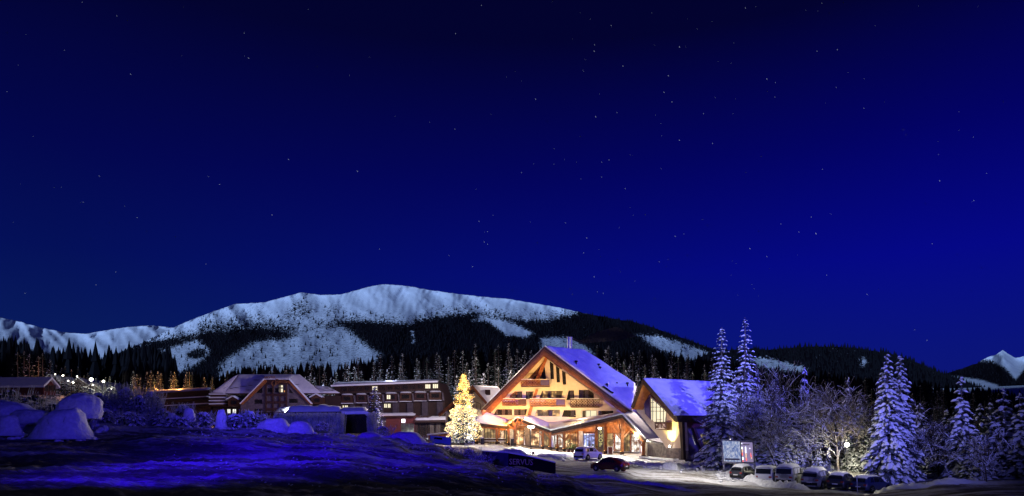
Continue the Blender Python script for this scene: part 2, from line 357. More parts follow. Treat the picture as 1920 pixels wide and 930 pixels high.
TRACKS = [(36, -.10, 1.2, 0), (31, .06, .9, 2), (43, -.16, 1.5, 1), (27, -.04, .7, 4), (48, -.12, 1.0, 3), (52, .2, 1.0, 0)]
def build_ground():
    pxs = np.concatenate([np.arange(-2400, -200, 120), np.arange(-200, 2120, 7), np.arange(2120, 4400, 120)])
    Ds = np.concatenate([np.exp(np.linspace(math.log(3.2), math.log(140), 420)), np.exp(np.linspace(math.log(145), math.log(12000), 60))])
    PX, DD = np.meshgrid(pxs, Ds); X = (PX-CX)*DD/F; Z = np.empty_like(X)
    for j in range(len(Ds)): Z[j] = ground_np(X[j], DD[j])
    dirt = np.zeros_like(X)
    nj, ni = X.shape; 
    for j in range(nj):
        D = Ds[j]
        if D > 135: continue
        for i in range(ni):
            px = pxs[i]
            if px < -200 or px > 2120: continue
            x = X[j, i]; v = Vector((x*.12, D*.3, 0)); h = noise.noise(v)*.10+(noise.noise(Vector((x*.22+D*.1, D*.5, 7)))*.07 if D < 60 else 0)
            h += noise.noise(Vector((x*.6+D*.12, D*.9, 3)))*.06
            if D < 75: 
                h += noise.noise(Vector((x*4, D*3, 1)))*.06+noise.noise(Vector((x*10, D*7, 2)))*.035
                for (ya, sl, cv, ph) in TRACKS:      # wheel tracks pressed into the slope
                    for off in (-.8, .8):
                        dd = D-(ya+sl*x+cv*math.sin(x*.11+ph)+off)
                        if abs(dd) < .9: h += (-.13*math.exp(-(dd/.26)**2)+.07*math.exp(-((abs(dd)-.5)/.2)**2))*(.7+.6*noise.noise(Vector((x*3, ya, 0))))
            if D < 60 and px < 1150: h += noise.noise(Vector((x*2.2, D*2.0, 9)))*.06+max(0, noise.noise(Vector((x*.9, D*1.0, 5))))*.12
            py = HY-(Z[j, i]-CAMZ)*F/D
            k = .5
            if px > 1000+max(0, (D-60))*-3 and D > 40:     # the car park and the lane: packed
                h *= .3; k = .20+.3*min(1, max(0, (66-D)/14))
                if D > 84: k = .10; h *= .6
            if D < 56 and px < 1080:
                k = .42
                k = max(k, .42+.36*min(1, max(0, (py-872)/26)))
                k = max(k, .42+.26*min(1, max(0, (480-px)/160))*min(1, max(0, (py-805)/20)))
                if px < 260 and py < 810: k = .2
            # piled snow at the edges of the car park
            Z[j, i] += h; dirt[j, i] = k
    v = np.stack([X.ravel(), DD.ravel(), Z.ravel()], 1)
    idx = np.arange(nj*ni).reshape(nj, ni)
    f = np.stack([idx[:-1, :-1].ravel(), idx[:-1, 1:].ravel(), idx[1:, 1:].ravel(), idx[1:, :-1].ravel()], 1)
    me = bpy.data.meshes.new('ground'); me.vertices.add(len(v)); me.vertices.foreach_set('co', v.ravel())
    me.loops.add(f.size); me.loops.foreach_set('vertex_index', f.ravel()); me.polygons.add(len(f))
    me.polygons.foreach_set('loop_start', np.arange(0, f.size, 4)); me.polygons.foreach_set('loop_total', np.full(len(f), 4))
    me.update(); me.validate(); me.polygons.foreach_set('use_smooth', [True]*len(me.polygons))
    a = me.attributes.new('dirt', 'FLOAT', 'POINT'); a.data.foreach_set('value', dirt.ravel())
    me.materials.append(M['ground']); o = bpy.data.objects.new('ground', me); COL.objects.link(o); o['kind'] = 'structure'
    # unseen hill added behind the viewpoint to block the moon
    xs = np.linspace(-4200, 3200, 60); ys = np.concatenate([np.linspace(-1800, -150, 30), np.linspace(-140, 3.6, 12)])
    mb = MB(); vs = []
    for y in ys:
        for x in xs:
            t = min(1, max(0, (-y-120)/420)); vs.append((x, y, 2.15+(t*t*(3-2*t))*(235+25*noise.noise(Vector((x/300, y/300, 0)))) - (0.4 if y > 3 else 0)))
    n = len(xs); mb.add(vs, [(j*n+i, j*n+i+1, (j+1)*n+i+1, (j+1)*n+i) for j in range(len(ys)-1) for i in range(n-1)]); mb.sm = True
    mb.build('moon_shade_hill', M['mountain'], kind='structure')
build_ground()

# ---------------------------------------------------------------- mountains
def inpoly(X, Y, poly):
    c = np.zeros(X.shape, bool)
    for (x0, y0), (x1, y1) in zip(poly, poly[1:]+poly[:1]):
        if y0 == y1: continue
        k = ((y0 > Y) != (y1 > Y)) & (X < (x1-x0)*(Y-y0)/(y1-y0)+x0); c ^= k
    return c
def seg_dist(X, Y, poly):
    d = np.full(X.shape, 1e9)
    for (x0, y0), (x1, y1) in zip(poly, poly[1:]+poly[:1]):
        dx, dy = x1-x0, y1-y0; t = np.clip(((X-x0)*dx+(Y-y0)*dy)/(dx*dx+dy*dy+1e-9), 0, 1)
        d = np.minimum(d, np.hypot(X-x0-t*dx, Y-y0-t*dy))
    return d
def soft(X, Y, poly, w): s = seg_dist(X, Y, poly); return np.clip(.5+np.where(inpoly(X, Y, poly), s, -s)/w/2, 0, 1)
TREE_PTS = []
def mountain(name, ridge, footpy, Dr, Df, step, rows, woodf, relief=.05, trees=0, seed=0, th=16):
    rx = [a for a, b in ridge]; ry = [b for a, b in ridge]
    pxs = np.arange(rx[0], rx[-1]+step, step); RY = np.interp(pxs, rx, ry)
    jag = np.array([noise.noise(Vector((p/9, seed, 0)))*1.1+noise.noise(Vector((p/3, seed, 4)))*.5 for p in pxs]); RY = RY+jag
    T = np.linspace(0, 1, rows)**1.15
    PX, TT = np.meshgrid(pxs, T); PY = RY[None, :]*(1-TT)+footpy*TT
    DD = Dr+(Df-Dr)*TT**1.6
    nz = np.zeros_like(DD)
    for j in range(rows):
        for i in range(len(pxs)):
            p, y = PX[j, i], PY[j, i]
            a = noise.noise(Vector((p/70+y/90, y/60, seed)))+.5*noise.noise(Vector((p/24+y/40, y/30, seed+3)))+.22*noise.noise(Vector((p/7+y/16, y/12, seed+6)))
            b = abs(noise.noise(Vector((p/45-y/55, y/150, seed+9))))
            nz[j, i] = a*.45+b*.7+.04*noise.noise(Vector((p/3.5, y/5, seed+12)))
    DD = DD*(1+relief*nz)
    wood = woodf(PX, PY, TT)
    X = (PX-CX)*DD/F; Z = CAMZ+(HY-PY)*DD/F
    # a back slope
    Xb = X[0:1]*1.12; Yb = DD[0:1]*1.12; Zb = Z[0:1]*.5
    X = np.vstack([Xb, X]); Y = np.vstack([Yb, DD]); Z = np.vstack([Zb, Z]); wood = np.vstack([wood[0:1], wood])
    nj, ni = X.shape; v = np.stack([X.ravel(), Y.ravel(), Z.ravel()], 1); idx = np.arange(nj*ni).reshape(nj, ni)
    f = np.stack([idx[:-1, :-1].ravel(), idx[:-1, 1:].ravel(), idx[1:, 1:].ravel(), idx[1:, :-1].ravel()], 1)[:, ::-1]
    me = bpy.data.meshes.new(name); me.from_pydata(v.tolist(), [], f.tolist()); me.polygons.foreach_set('use_smooth', [True]*len(me.polygons))
    a = me.attributes.new('wood', 'FLOAT', 'POINT'); a.data.foreach_set('value', wood.ravel())
    me.materials.append(M['mountain']); o = bpy.data.objects.new(name, me); COL.objects.link(o); o['kind'] = 'structure'
    k = 0; tries = 0
    rr = random.Random(seed+5)
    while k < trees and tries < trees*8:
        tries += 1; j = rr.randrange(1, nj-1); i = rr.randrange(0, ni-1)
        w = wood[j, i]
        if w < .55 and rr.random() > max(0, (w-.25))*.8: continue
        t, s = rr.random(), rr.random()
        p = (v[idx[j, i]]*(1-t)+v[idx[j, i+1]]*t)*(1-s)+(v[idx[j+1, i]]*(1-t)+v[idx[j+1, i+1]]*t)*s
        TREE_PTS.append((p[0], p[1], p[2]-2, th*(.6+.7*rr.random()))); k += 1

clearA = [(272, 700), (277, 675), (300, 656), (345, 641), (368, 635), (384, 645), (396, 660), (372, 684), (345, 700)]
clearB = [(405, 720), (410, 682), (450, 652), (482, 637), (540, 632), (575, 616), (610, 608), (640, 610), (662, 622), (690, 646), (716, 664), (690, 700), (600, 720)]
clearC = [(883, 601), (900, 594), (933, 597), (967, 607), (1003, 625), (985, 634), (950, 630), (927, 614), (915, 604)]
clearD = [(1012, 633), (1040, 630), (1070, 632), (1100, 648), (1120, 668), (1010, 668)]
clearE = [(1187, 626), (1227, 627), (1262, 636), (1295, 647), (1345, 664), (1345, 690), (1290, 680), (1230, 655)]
def wood_main(X, Y, T):
    tl = np.interp(X, [150, 200, 253, 300, 345, 390, 430, 480, 520, 560, 600, 640, 680, 720, 767, 787, 833, 883, 933, 983, 1020, 1060, 1090, 1130, 1400],
                      [690, 668, 647, 637, 630, 619, 616, 611, 617, 622, 608, 600, 600, 603, 606, 598, 590, 586, 592, 600, 600, 592, 584, 575, 560])
    w = np.clip((Y-tl)/20+.5, -.5, 1)
    scrub = np.clip((Y-tl+34)/40, 0, 1)*.58-.2*(Y < tl-34)
    sc2 = np.where((X > 370) & (X < 560), np.clip((Y-tl+50)/50, 0, 1)*.62, scrub)
    w = np.maximum(w, sc2)
    # rocky face below the second summit
    rock = [(545, 560), (570, 556), (600, 575), (590, 600), (550, 610), (520, 600)]
    w = np.maximum(w, soft(X, Y, rock, 16)*.5)
    rock2 = [(600, 570), (640, 566), (660, 585), (630, 600), (600, 598)]
    w = np.maximum(w, soft(X, Y, rock2, 14)*.42)
    for c, q, v in ((clearA, 7, .33), (clearB, 9, .33), (clearC, 5, .2), (clearD, 6, .33), (clearE, 6, .3)):  # young-tree speckle, raised so the clearings look more dimly lit
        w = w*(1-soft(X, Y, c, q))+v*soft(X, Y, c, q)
    patch = [(346, 664), (362, 654), (384, 652), (394, 662), (378, 674), (352, 674)]
    w = np.maximum(w, soft(X, Y, patch, 5)*.75)
    streak = [(770, 620), (776, 620), (779, 645), (772, 645)]; w = w*(1-.6*soft(X, Y, streak, 3))
    return w
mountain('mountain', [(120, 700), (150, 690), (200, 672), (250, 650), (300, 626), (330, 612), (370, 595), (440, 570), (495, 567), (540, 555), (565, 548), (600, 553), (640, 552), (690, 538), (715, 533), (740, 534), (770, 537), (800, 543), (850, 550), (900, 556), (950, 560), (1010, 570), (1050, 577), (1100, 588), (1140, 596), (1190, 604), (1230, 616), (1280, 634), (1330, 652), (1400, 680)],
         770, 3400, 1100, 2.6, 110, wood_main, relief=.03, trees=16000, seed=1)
def wood_left(X, Y, T):
    tl = np.interp(X, [-100, 0, 60, 120, 180, 260, 330, 420], [628, 640, 655, 668, 676, 665, 640, 625])
    w = np.clip((Y-tl)/12+.5, -.2, 1)
    rock = [(-60, 610), (20, 612), (70, 630), (60, 655), (0, 645), (-60, 640)]
    return np.maximum(w, soft(X, Y, rock, 20)*.3)
mountain('mountain', [(-260, 560), (-100, 575), (0, 595), (40, 604), (80, 615), (120, 623), (160, 626), (200, 619), (240, 613), (285, 610), (320, 614), (360, 618), (420, 630)],
         760, 5200, 2000, 4, 70, wood_left, relief=.04, trees=2500, seed=31)
def wood_right(X, Y, T):
    w = np.full(X.shape, .95)
    for q in ([(1395, 672), (1430, 668), (1470, 678), (1520, 690), (1500, 700), (1420, 690)], [(1610, 672), (1622, 668), (1626, 680), (1616, 690)]):
        w = w*(1-.7*soft(X, Y, q, 5))
    return w
mountain('forested_ridge', [(1240, 700), (1290, 680), (1330, 662), (1370, 656), (1410, 653), (1440, 656), (1480, 652), (1520, 650), (1560, 650), (1600, 652), (1640, 658), (1665, 662), (1695, 670), (1720, 680), (1750, 694), (1785, 706), (1830, 725), (1900, 750)],
         790, 1900, 700, 4, 60, wood_right, relief=.05, trees=5200, seed=51, th=15)
def wood_peak(X, Y, T):
    tl = np.interp(X, [1700, 1790, 1830, 1860, 1885, 1905, 1920, 2000], [688, 682, 675, 676, 690, 712, 692, 684])
    w = np.clip((Y-tl)/14+.5, -.1, 1); w = np.maximum(w, np.clip((Y-tl+18)/40, 0, 1)*.5)
    cl = [(1765, 708), (1790, 705), (1840, 712), (1872, 722), (1868, 745), (1820, 748), (1785, 730)]
    return w*(1-.85*soft(X, Y, cl, 3))
mountain('mountain', [(1660, 730), (1720, 716), (1762, 704), (1800, 692), (1832, 681), (1850, 670), (1866, 666), (1880, 656), (1891, 664), (1904, 671), (1920, 668), (1960, 676), (2060, 700), (2200, 730)],
         790, 4200, 1300, 4, 60, wood_peak, relief=.06, trees=2200, seed=71)
def far_trees():
    mb = MB(); n = 5
    cs = [(math.cos(2*math.pi*k/n), math.sin(2*math.pi*k/n)) for k in range(n)]
    for x, y, z, h in TREE_PTS:
        r = h*.2
        mb.add([(x, y, z+h)]+[(x+c*r, y+s*r, z) for c, s in cs], [(0, k+1, (k+1) % n+1) for k in range(n)])
    mb.build('distant_forest', M['spruce_far'], kind='stuff', label='dark conifer forest covering the lower mountain slopes')
far_trees()

# stars, slightly trailed
def stars():
    mb = MB(); rr = random.Random(3); D = 30000
    pts = [(219,30,.5),(458,62,.5),(466,109,.9),(245,139,.8),(121,94,.4),(154,4,.4),(903,10,.5),(854,63,.5),(1146,48,.5),(1115,84,.5),(1114,96,.8),(1274,88,1),(1168,124,.6),(1253,142,.7),(1245,173,.6),(1260,191,.5),
           (1004,186,.7),(1117,219,.8),(1157,211,.5),(853,242,.6),(1274,263,.8),(1336,269,.6),(1319,213,.4),(1398,15,.7),(1438,148,.9),(1454,155,.5),(1541,6,.4),(1453,182,.4),(1620,203,.4),(670,321,.8),(412,346,.6),
           (510,403,.7),(541,299,.6),(186,330,.5),(257,408,.6),(390,331,.4),(150,379,.5),(156,379,.5),(13,172,.4),(180,534,.5),(217,510,.4),(47,550,.4),(386,495,.4),(712,467,.5),(898,415,.5),(914,434,.5),(908,454,.6),(914,458,.5),(886,500,.6),
           (1172,354,.5),(1128,304,.5),(1142,300,.5),(1128,332,.4),(978,324,.5),(1530,438,1.2),(1521,407,.6),(1498,435,.5),(1406,466,.8),(1438,481,.6),(1464,420,.5),(1550,516,.6),(1626,552,.6),(1748,457,.5),(1715,618,.5),(1738,638,.6),
           (1762,339,.9),(1850,325,.5),(1826,376,.7),(1570,93,.8),(1532,96,.6),(1568,164,.5),(1825,257,.5),(1693,243,.4),(1542,317,.4),(1100,446,.6),(1094,474,.5),(1114,519,.7),(1120,547,.5),(1131,550,.5),(1236,491,.5),(1266,443,.6),(1060,418,.4)]
    for i in range(130): pts.append((rr.uniform(0, 1920) if i % 3 else rr.uniform(950, 1500), rr.uniform(0, 560), rr.choice((0, .0, .05, .1))))
    for x, y, b in pts:
        b = b*.8; ln = 1.3+2.8*b; w = .22+.7*b; a = R(58) if x > 900 else R(25 if x < 500 else 45)
        c, s = math.cos(a), math.sin(a); dx, dy = c*ln/2, s*ln/2; nx, ny = -s*w/2, c*w/2
        q = [P(x-dx, y-dy, D), P(x+nx, y+ny, D), P(x+dx, y+dy, D), P(x-nx, y-ny, D)]
        a0, a1 = P(x, y, D+20), P(x, y, D-20)
        mb.add(q+[a0, a1], [(0, 1, 5), (1, 2, 5), (2, 3, 5), (3, 0, 5), (1, 0, 4), (2, 1, 4), (3, 2, 4), (0, 3, 4)])
    mb.build('stars', M['stars'], kind='stuff', label='small white stars, slightly trailed, over the whole night sky')
stars()
# ================================================================ main hotel
MW = VP((900, 108), (1200, 108))       # front wall
MBG = VP((900, 103), (1200, 103))      # barge boards of the big gable
def z3(*a): return [(930+a[i]/5.811, 640+a[i+1]/5.811) for i in range(0, len(a), 2)]

def window(root, pl, poly, depth=.25, style='dark', bars=(), hbars=(), frame='wood_black', fw=.09, curtains=(), gl=True, off=0, label=None):
    """one window in an opening: frame (mullions), pane, curtain"""
    mb = MB(); pts = [pl.pt(x, y, off-depth*.45) for x, y in poly]
    for p, q in zip(pts, pts[1:]+pts[:1]): beam(mb, p, q, .07, fw, up=pl.n)
    for x in bars:
        s = span(poly, x)
        if s: beam(mb, pl.pt(x, s[0], off-depth*.45), pl.pt(x, s[1], off-depth*.45), .06, fw*.8, up=pl.n)
    for x0, x1, y in hbars: beam(mb, pl.pt(x0, y, off-depth*.45), pl.pt(x1, y, off-depth*.45), .06, fw*.8, up=pl.n)
    o = mb.build('window', M[frame], root)
    if label: o['label'] = label
    mb = MB(); slab(mb, pl, poly, off-depth, .04)
    mb.build('backing' if style == 'dark' else 'lit_room', M['interior' if style == 'dark' else style], o)
    if gl:
        mb = MB(); slab(mb, pl, poly, off-depth*.55, .02); mb.build('pane', M['glass'], o)
    for x0, x1, cm in curtains:
        mb = MB(); vs = []; n = max(4, int((x1-x0)*1.2)); k = 0
        for i in range(n+1):
            x = x0+(x1-x0)*i/n; s = span(poly, min(max(x, min(a for a, b in poly)+.05), max(a for a, b in poly)-.05)) or (poly[0][1], poly[-1][1])
            d = off-depth*.8+(.05 if i % 2 else -.02)*1
            vs += [pl.pt(x, s[0]+.1, d), pl.pt(x, s[1]-.1, d)]
        mb.add(vs, [(2*i, 2*i+2, 2*i+3, 2*i+1) for i in range(n)]); mb.build('curtain', M[cm], o)
    return o

hotel = thing('chalet_hotel', 'large cream gabled chalet hotel lit by warm floodlights, with balconies and a snowy roof', 'hotel', gp(1040, 108))

TRI = z3(345,415, 515,222, 535,300, 545,415)
SL1 = z3(585,210, 625,235, 632,412, 595,412); SL2 = z3(652,262, 690,288, 698,448, 662,448); SL3 = z3(718,315, 757,340, 766,470, 728,472)
R2A = z3(150,630, 152,590, 205,545, 285,545, 285,630); R2B = z3(325,545, 412,545, 390,630, 325,630)
R2C = z3(502,540, 730,540, 710,630, 468,630); R2D = z3(795,535, 850,535, 855,640, 765,640)
R2E = [(1085.3, 731), (1106, 731), (1113.7, 738.5), (1113.7, 748.4), (1085.3, 748.4)]
R1A = [(925.5, 778), (931.6, 767.2), (960, 767.2), (960, 778.6)]; R1B = [(964, 767.2), (988.6, 767.2), (985.5, 778.9), (964, 778.7)]
R1C = [(1002.6, 780), (1006.5, 768.4), (1050, 768.4), (1049, 780.6)]; R1D = [(1057.5, 769), (1079, 769), (1080, 782.4), (1053.5, 781.4)]
R1E = [(1090.6, 769.7), (1118.6, 769.7), (1118.6, 783.8), (1091, 783.3)]; R1F = [(1122, 770.2), (1150, 770.2), (1150, 782), (1122, 784)]
LOW = [[(1031, 791.5), (1044, 791.8), (1044, 794.4), (1031, 794)], [(1048.5, 792), (1062, 792.3), (1062, 795), (1048.5, 794.7)], [(1065, 792.4), (1080, 792.6), (1080, 795.4), (1065, 795)]]
wallpoly = [(1019.3, 668.5), (1103.8, 730.3), (1154.6, 769.4), (1166, 778), (1166, 800), (905, 797), (905, 790)]
mb = MB(); slab(mb, MW, wallpoly, 0, .3, [TRI, SL1, SL2, SL3, R2A, R2B, R2C, R2D, R2E, R1A, R1B, R1C, R1D, R1E, R1F]+LOW)
mb.build('wall', M['plaster'], hotel)
window(hotel, MW, TRI, bars=(1003, 1012), curtains=())
for s in (SL1, SL2, SL3): window(hotel, MW, s, hbars=())
window(hotel, MW, R2A, bars=(967,), curtains=((958, 966, 'curtain'), (970, 978, 'curtain')))
window(hotel, MW, R2B, bars=(992,), curtains=((988, 993, 'curtain'), (995, 1000, 'curtain')))
window(hotel, MW, R2C, style='room_warm', bars=(1026, 1034), curtains=((1012, 1018, 'curtain_violet'), (1027, 1033, 'panel_violet'), (1043, 1055, 'curtain')))
window(hotel, MW, R2D, bars=(), curtains=((1069, 1075, 'curtain_violet'),))
window(hotel, MW, R2E, bars=(1095, 1104), curtains=((1087, 1094, 'panel_violet'), (1097, 1103, 'curtain_violet')))
window(hotel, MW, R1A, bars=(936, 948), curtains=((930, 934, 'curtain'), (941, 947, 'curtain'), (952, 958, 'curtain')))
window(hotel, MW, R1B, bars=(973,), curtains=((965, 972, 'curtain'), (976, 984, 'curtain')))
window(hotel, MW, R1C, style='room_warm', bars=(1017, 1028, 1037), curtains=((1008, 1016, 'curtain'), (1029, 1036, 'panel_violet')))
window(hotel, MW, R1D, bars=(1066,), curtains=((1070, 1077, 'curtain_violet'),))
window(hotel, MW, R1E, style='lit_cream', bars=(1098.7, 1107), curtains=((1092, 1098, 'curtain'),))
window(hotel, MW, R1F, bars=(1130, 1140), curtains=((1124, 1129, 'curtain_violet'),))
for s in LOW: window(hotel, MW, s, gl=False)
# body behind the front wall
body = MB()
def roofpts():
    A = MBG.pt(1020.5, 650); Dp = MBG.pt(1186, 773); E = MBG.pt(902, 768)
    Db = (A.z-CAMZ)*F/(HY-658); B = P(1095, 658, Db)
    n = (B-A).cross(Dp-A).normalized(); C = raypl(1190, 721, A, n)
    return A, B, C, Dp, E, E+(B-A)
A, B, C, Dp, E, Fp = roofpts()
wA, wR, wL = MW.pt(1019.3, 668.5, -.3), MW.pt(1166, 800, -.3), MW.pt(905, 797, -.3)
bk = B-A
# side walls and back wall under the roof planes
wr0, wl0 = MW.pt(1158, 800, -.32), MW.pt(909, 797, -.32)
tR = MW.pt(1154, 770, -.32); tL = MW.pt(913, 783, -.32)
mb = MB()
mb.add([wr0, tR, tR+bk, wr0+bk], [(0, 1, 2, 3)]); bl = Vector((1.5, 5, 0)); mb.add([wl0, tL, tL+bl, wl0+bl], [(0, 1, 2, 3)]); mb.add([wr0+bk, tR+bk, wA+bl+Vector((0,0,-.4)), tL+bl, wl0+bl], [(0, 1, 2, 3, 4)])
mb.build('rear_wall', M['plaster'], hotel)
# roof: two planes with thickness, snow above
mb = MB(); nr = (B-A).cross(Dp-A).normalized(); nr = nr if nr.z > 0 else -nr
nl = (B-A).cross(E-A).normalized(); nl = nl if nl.z > 0 else -nl
dn = Vector((0, 0, -.42))
slab3(mb, [A, B, C, Dp], dn); roof = mb.build('roof', M['wood'], hotel)
Aw, Ew = MW.pt(1018.3, 663, 0), MW.pt(906, 777, 0); Eb = Ew+Vector((1.5, 6, 0))
mb = MB(); slab3(mb, [A, E, Ew, Aw], (0, 0, -.4)); slab3(mb, [Aw, Ew, Eb, B], (0, 0, -.4)); slab3(mb, [A-Vector((0, 0, .02)), Aw, B-Vector((0, 0, .02))], (0, 0, -.2)); mb.build('roof', M['wood'], hotel)
# soffit planks seen from below, along the left side
mb = MB()
for i in range(7):
    y0 = .03+i*.14
    for (p, q) in ((A, E), (A, Dp)):
        a = p+Vector((0, y0*5.0, -.46-.012*(i % 2))); b = q+Vector((0, y0*5.0, -.46-.012*(i % 2))); beam(mb, a, b, .6, .05, up=Vector((0, 0, 1)))
mb.build('soffit', M['wood_pale'], hotel)
mb = MB()
for (o1, o2, i2, i1) in (((1020.5, 650), (902, 768), (909.5, 769.5), (1020.3, 657.2)), ((1020.5, 650), (1186, 773), (1177, 773.5), (1020.3, 657.2))):
    slab(mb, MBG, [o1, o2, i2, i1], .12, .12)
mb.build('barge_board', M['wood_dark'], hotel)
mb = MB()
for (o1, o2, i2, i1) in (((1020.3, 657.4), (909.8, 769.6), (921, 771), (1019.9, 665)), ((1020.3, 657.4), (1176.5, 773.4), (1167, 774), (1019.9, 665))):
    slab(mb, MBG, [o1, o2, i2, i1], -.12, .14)
mb.build('barge_board', M['wood'], hotel)
mb = MB(); up = Vector((0, 0, .02))
pillow(mb, A+up, B+up, C+up, Dp+up, 34, 60, .45, .14, nd=nr)
mb.add([A+up, Dp+up, Dp+up+nr*.22, A+up+nr*.22], [(0, 1, 2, 3)])
mb.sm = True; mb.build('snow_cover', M['snow_roof'], roof)
mb = MB(); pillow(mb, A+up, Aw+up, Ew+up, E+up, 12, 40, .18, .03, nd=nl); pillow(mb, Aw+up, B+up, Eb+up, Ew+up, 12, 40, .18, .03, nd=nl); mb.sm = True; mb.build('snow_cover', M['snow_roof'], roof)
# the beam crossing the gable
for q in ([(1022, 669.5), (1026.5, 673), (1011.5, 711.5), (1003.5, 711.5)], z3(432,523, 462,523, 428,630, 397,630), z3(373,704, 405,704, 378,808, 343,806)):
    mb = MB(); slab(mb, MW, q, .32, .3); mb.build('beam', M['wood'], hotel)
# roof furniture: steel flues, vents, roof window
mb = MB()
for px in (1065.6, 1070.6):
    b = raypl(px, 655.5, A, nr); t = b+Vector((0, 0, 1.9)); tube(mb, [b-Vector((0, 0, .3)), t], .17, 10)
    tube(mb, [t, t+Vector((0, 0, .12))], .21, 10)
mb.build('chimney', M['steel'], hotel)
for px, py, h in ((1080.5, 690, .75), (1122.5, 693, .55), (1125, 698, .5), (1138.5, 734, .85), (1155.5, 702, .4), (1176.6, 731, .8), (1156, 725, .3)):
    b = raypl(px, py, A, nr); mb = MB(); tube(mb, [b-Vector((0, 0, .2)), b+Vector((0, 0, h+.25))], .11, 8); tube(mb, [b+Vector((0, 0, h+.2)), b+Vector((0, 0, h+.42))], [.26, .2], 8)
    mb.build('roof_vent', M['iron'], hotel)
mb = MB(); q = [raypl(x, y, A+nr*.42, nr) for x, y in ((1128, 725.5), (1131, 724), (1150.5, 737), (1148, 738.6))]
slab3(mb, q, nr*.12); mb.build('roof_window', M['dark_glass'], hotel)
# lower rear roof beyond the right slope
mb = MB(); q = [P(1166.5, 727, 116), P(1193.5, 724, 117), P(1190, 738, 113), P(1181.5, 757, 111)]
slab3(mb, q, (0, .1, -.5)); rr_ = mb.build('roof', M['wood_dark'], hotel)
mb = MB(); u3 = Vector((0, 0, .02)); pillow(mb, q[0]+u3, q[1]+u3, q[2]+u3, q[3]+u3, 8, 10, .25, .05); mb.sm = True; mb.build('snow_cover', M['snow_roof'], rr_)

def balcony(root, pl, x0, x1, y0, y1, solid_from=None, dep=1.25, m1='lattice_wood', m2='panel_dark', name_label=None, pattern=True):
    """floor, rails, lattice front and a closed end panel"""
    mb = MB(); zf = y1-1.6
    a, b = pl.pt(x0, y1, 0), pl.pt(x1, y1, 0); n = pl.n*dep; t = Vector((0, 0, .14))
    box8(mb, [a+n, b+n, b, a, a+n+t, b+n+t, b+t, a+t]); o = mb.build('balcony', M['wood_dark'], root)
    if name_label: o['label'] = name_label
    zt = pl.pt(x0, y0, dep).z; zb = a.z+.22
    def f(px, z, d=dep): p = pl.pt(px, 750, d); return Vector((p.x, p.y, z))
    mb = MB()
    for z, w in ((zt, .12), (zb, .09)):
        beam(mb, f(x0, z), f(x1, z), w, w); beam(mb, f(x0, z), f(x0, z, 0), w, w); beam(mb, f(x1, z), f(x1, z, 0), w, w)
    xs = solid_from or x1; k = max(2, int((x1-x0)/9))
    for i in range(k+1): x = x0+(x1-x0)*i/k; beam(mb, f(x, zb-.1), f(x, zt), .09, .09)
    mb.build('railing', M[m1], o)
    mb = MB()
    h = zt-zb; W_ = (f(xs, 0)-f(x0, 0)).length; u = pl.u; base = f(x0, zb)
    n_ = int((W_+h)/.45)
    for i in range(n_):
        for sg in (1, -1):
            s0 = -h+i*.45; s1 = s0+h
            if sg < 0: s0, s1 = s1, s0
            za, zc = 0, h
            def clip(s, z, s_o, z_o):
                if s < 0: tt = (0-s)/(s_o-s); return 0, z+(z_o-z)*tt
                if s > W_: tt = (W_-s)/(s_o-s); return W_, z+(z_o-z)*tt
                return s, z
            if max(s0, s1) <= 0 or min(s0, s1) >= W_: continue
            p0 = clip(s0, za, s1, zc); p1 = clip(s1, zc, s0, za)
            beam(mb, base+u*p0[0]+Vector((0, 0, p0[1]))+pl.n*(.02*sg), base+u*p1[0]+Vector((0, 0, p1[1]))+pl.n*(.02*sg), .06, .03, up=pl.n)
    mb.build('lattice', M[m1], o)
    if solid_from:
        mb = MB(); c = [f(solid_from, zb, dep+.06), f(x1, zb, dep+.06), f(x1, zt, dep+.06), f(solid_from, zt, dep+.06)]
        slab3(mb, c, -pl.n*.04); mb.build('closed_panel', M[m2], o)
    mb = MB()      # a little snow on the rail
    beam(mb, f(x0, zt+.10), f(x1, zt+.10), .1, .07); mb.build('snow_strip', M['snow'], o)
balcony(hotel, MW, 977.3, 1030, 712.5, 726, 1013.5, m2='panel_violet')
balcony(hotel, MW, 942, 986.4, 748.6, 760.8, 971.5, m2='panel_dark')
balcony(hotel, MW, 993.7, 1059.4, 748.6, 762.2, 1043, m2='panel_violet', m1='wood_pale')
balcony(hotel, MW, 1070, 1123.4, 748.8, 764.5, None, m1='wood_dark')

# ---------------------------------------------------------------- porch: snowy roofs, posts, shop fronts
PW = VP((870, 110.5), (1205, 104))     # glazed ground floor front
PL_ = VP((870, 106.5), (1045, 103))    # front edge of the low porch roofs
PG = VP((1030, 103), (1213, 98))       # front of the large porch gable
def roof_panel(root, pts, th=.35, snow=.3, mat_='wood_dark', nu=10, nv=8, fascia=None):
    mb = MB(); slab3(mb, pts, (0, 0, -th)); o = mb.build('porch_roof', M[mat_], root)
    mb = MB(); u_ = Vector((0, 0, .015)); pillow(mb, pts[0]+u_, pts[1]+u_, pts[2]+u_, pts[3]+u_, nu, nv, snow, .06)
    mb.sm = True; mb.build('snow_cover', M['snow_roof'], o); return o
# left, low slope
roof_panel(hotel, [PL_.pt(872, 790.5), PL_.pt(950, 799.5), MW.pt(951.5, 787, .3), MW.pt(893, 766, 1.0)], nu=16, nv=10)
# centre small gable
ga, gl_, gr_ = PL_.pt(970.5, 783.5), PL_.pt(949.5, 800), PL_.pt(1033, 807.5)
roof_panel(hotel, [ga, gr_, MW.pt(1031, 795.5, .1), MW.pt(999, 782.3, .1)], nu=12)
roof_panel(hotel, [gl_, ga, MW.pt(999, 782.3, .12), MW.pt(951, 788, .1)], nu=6)
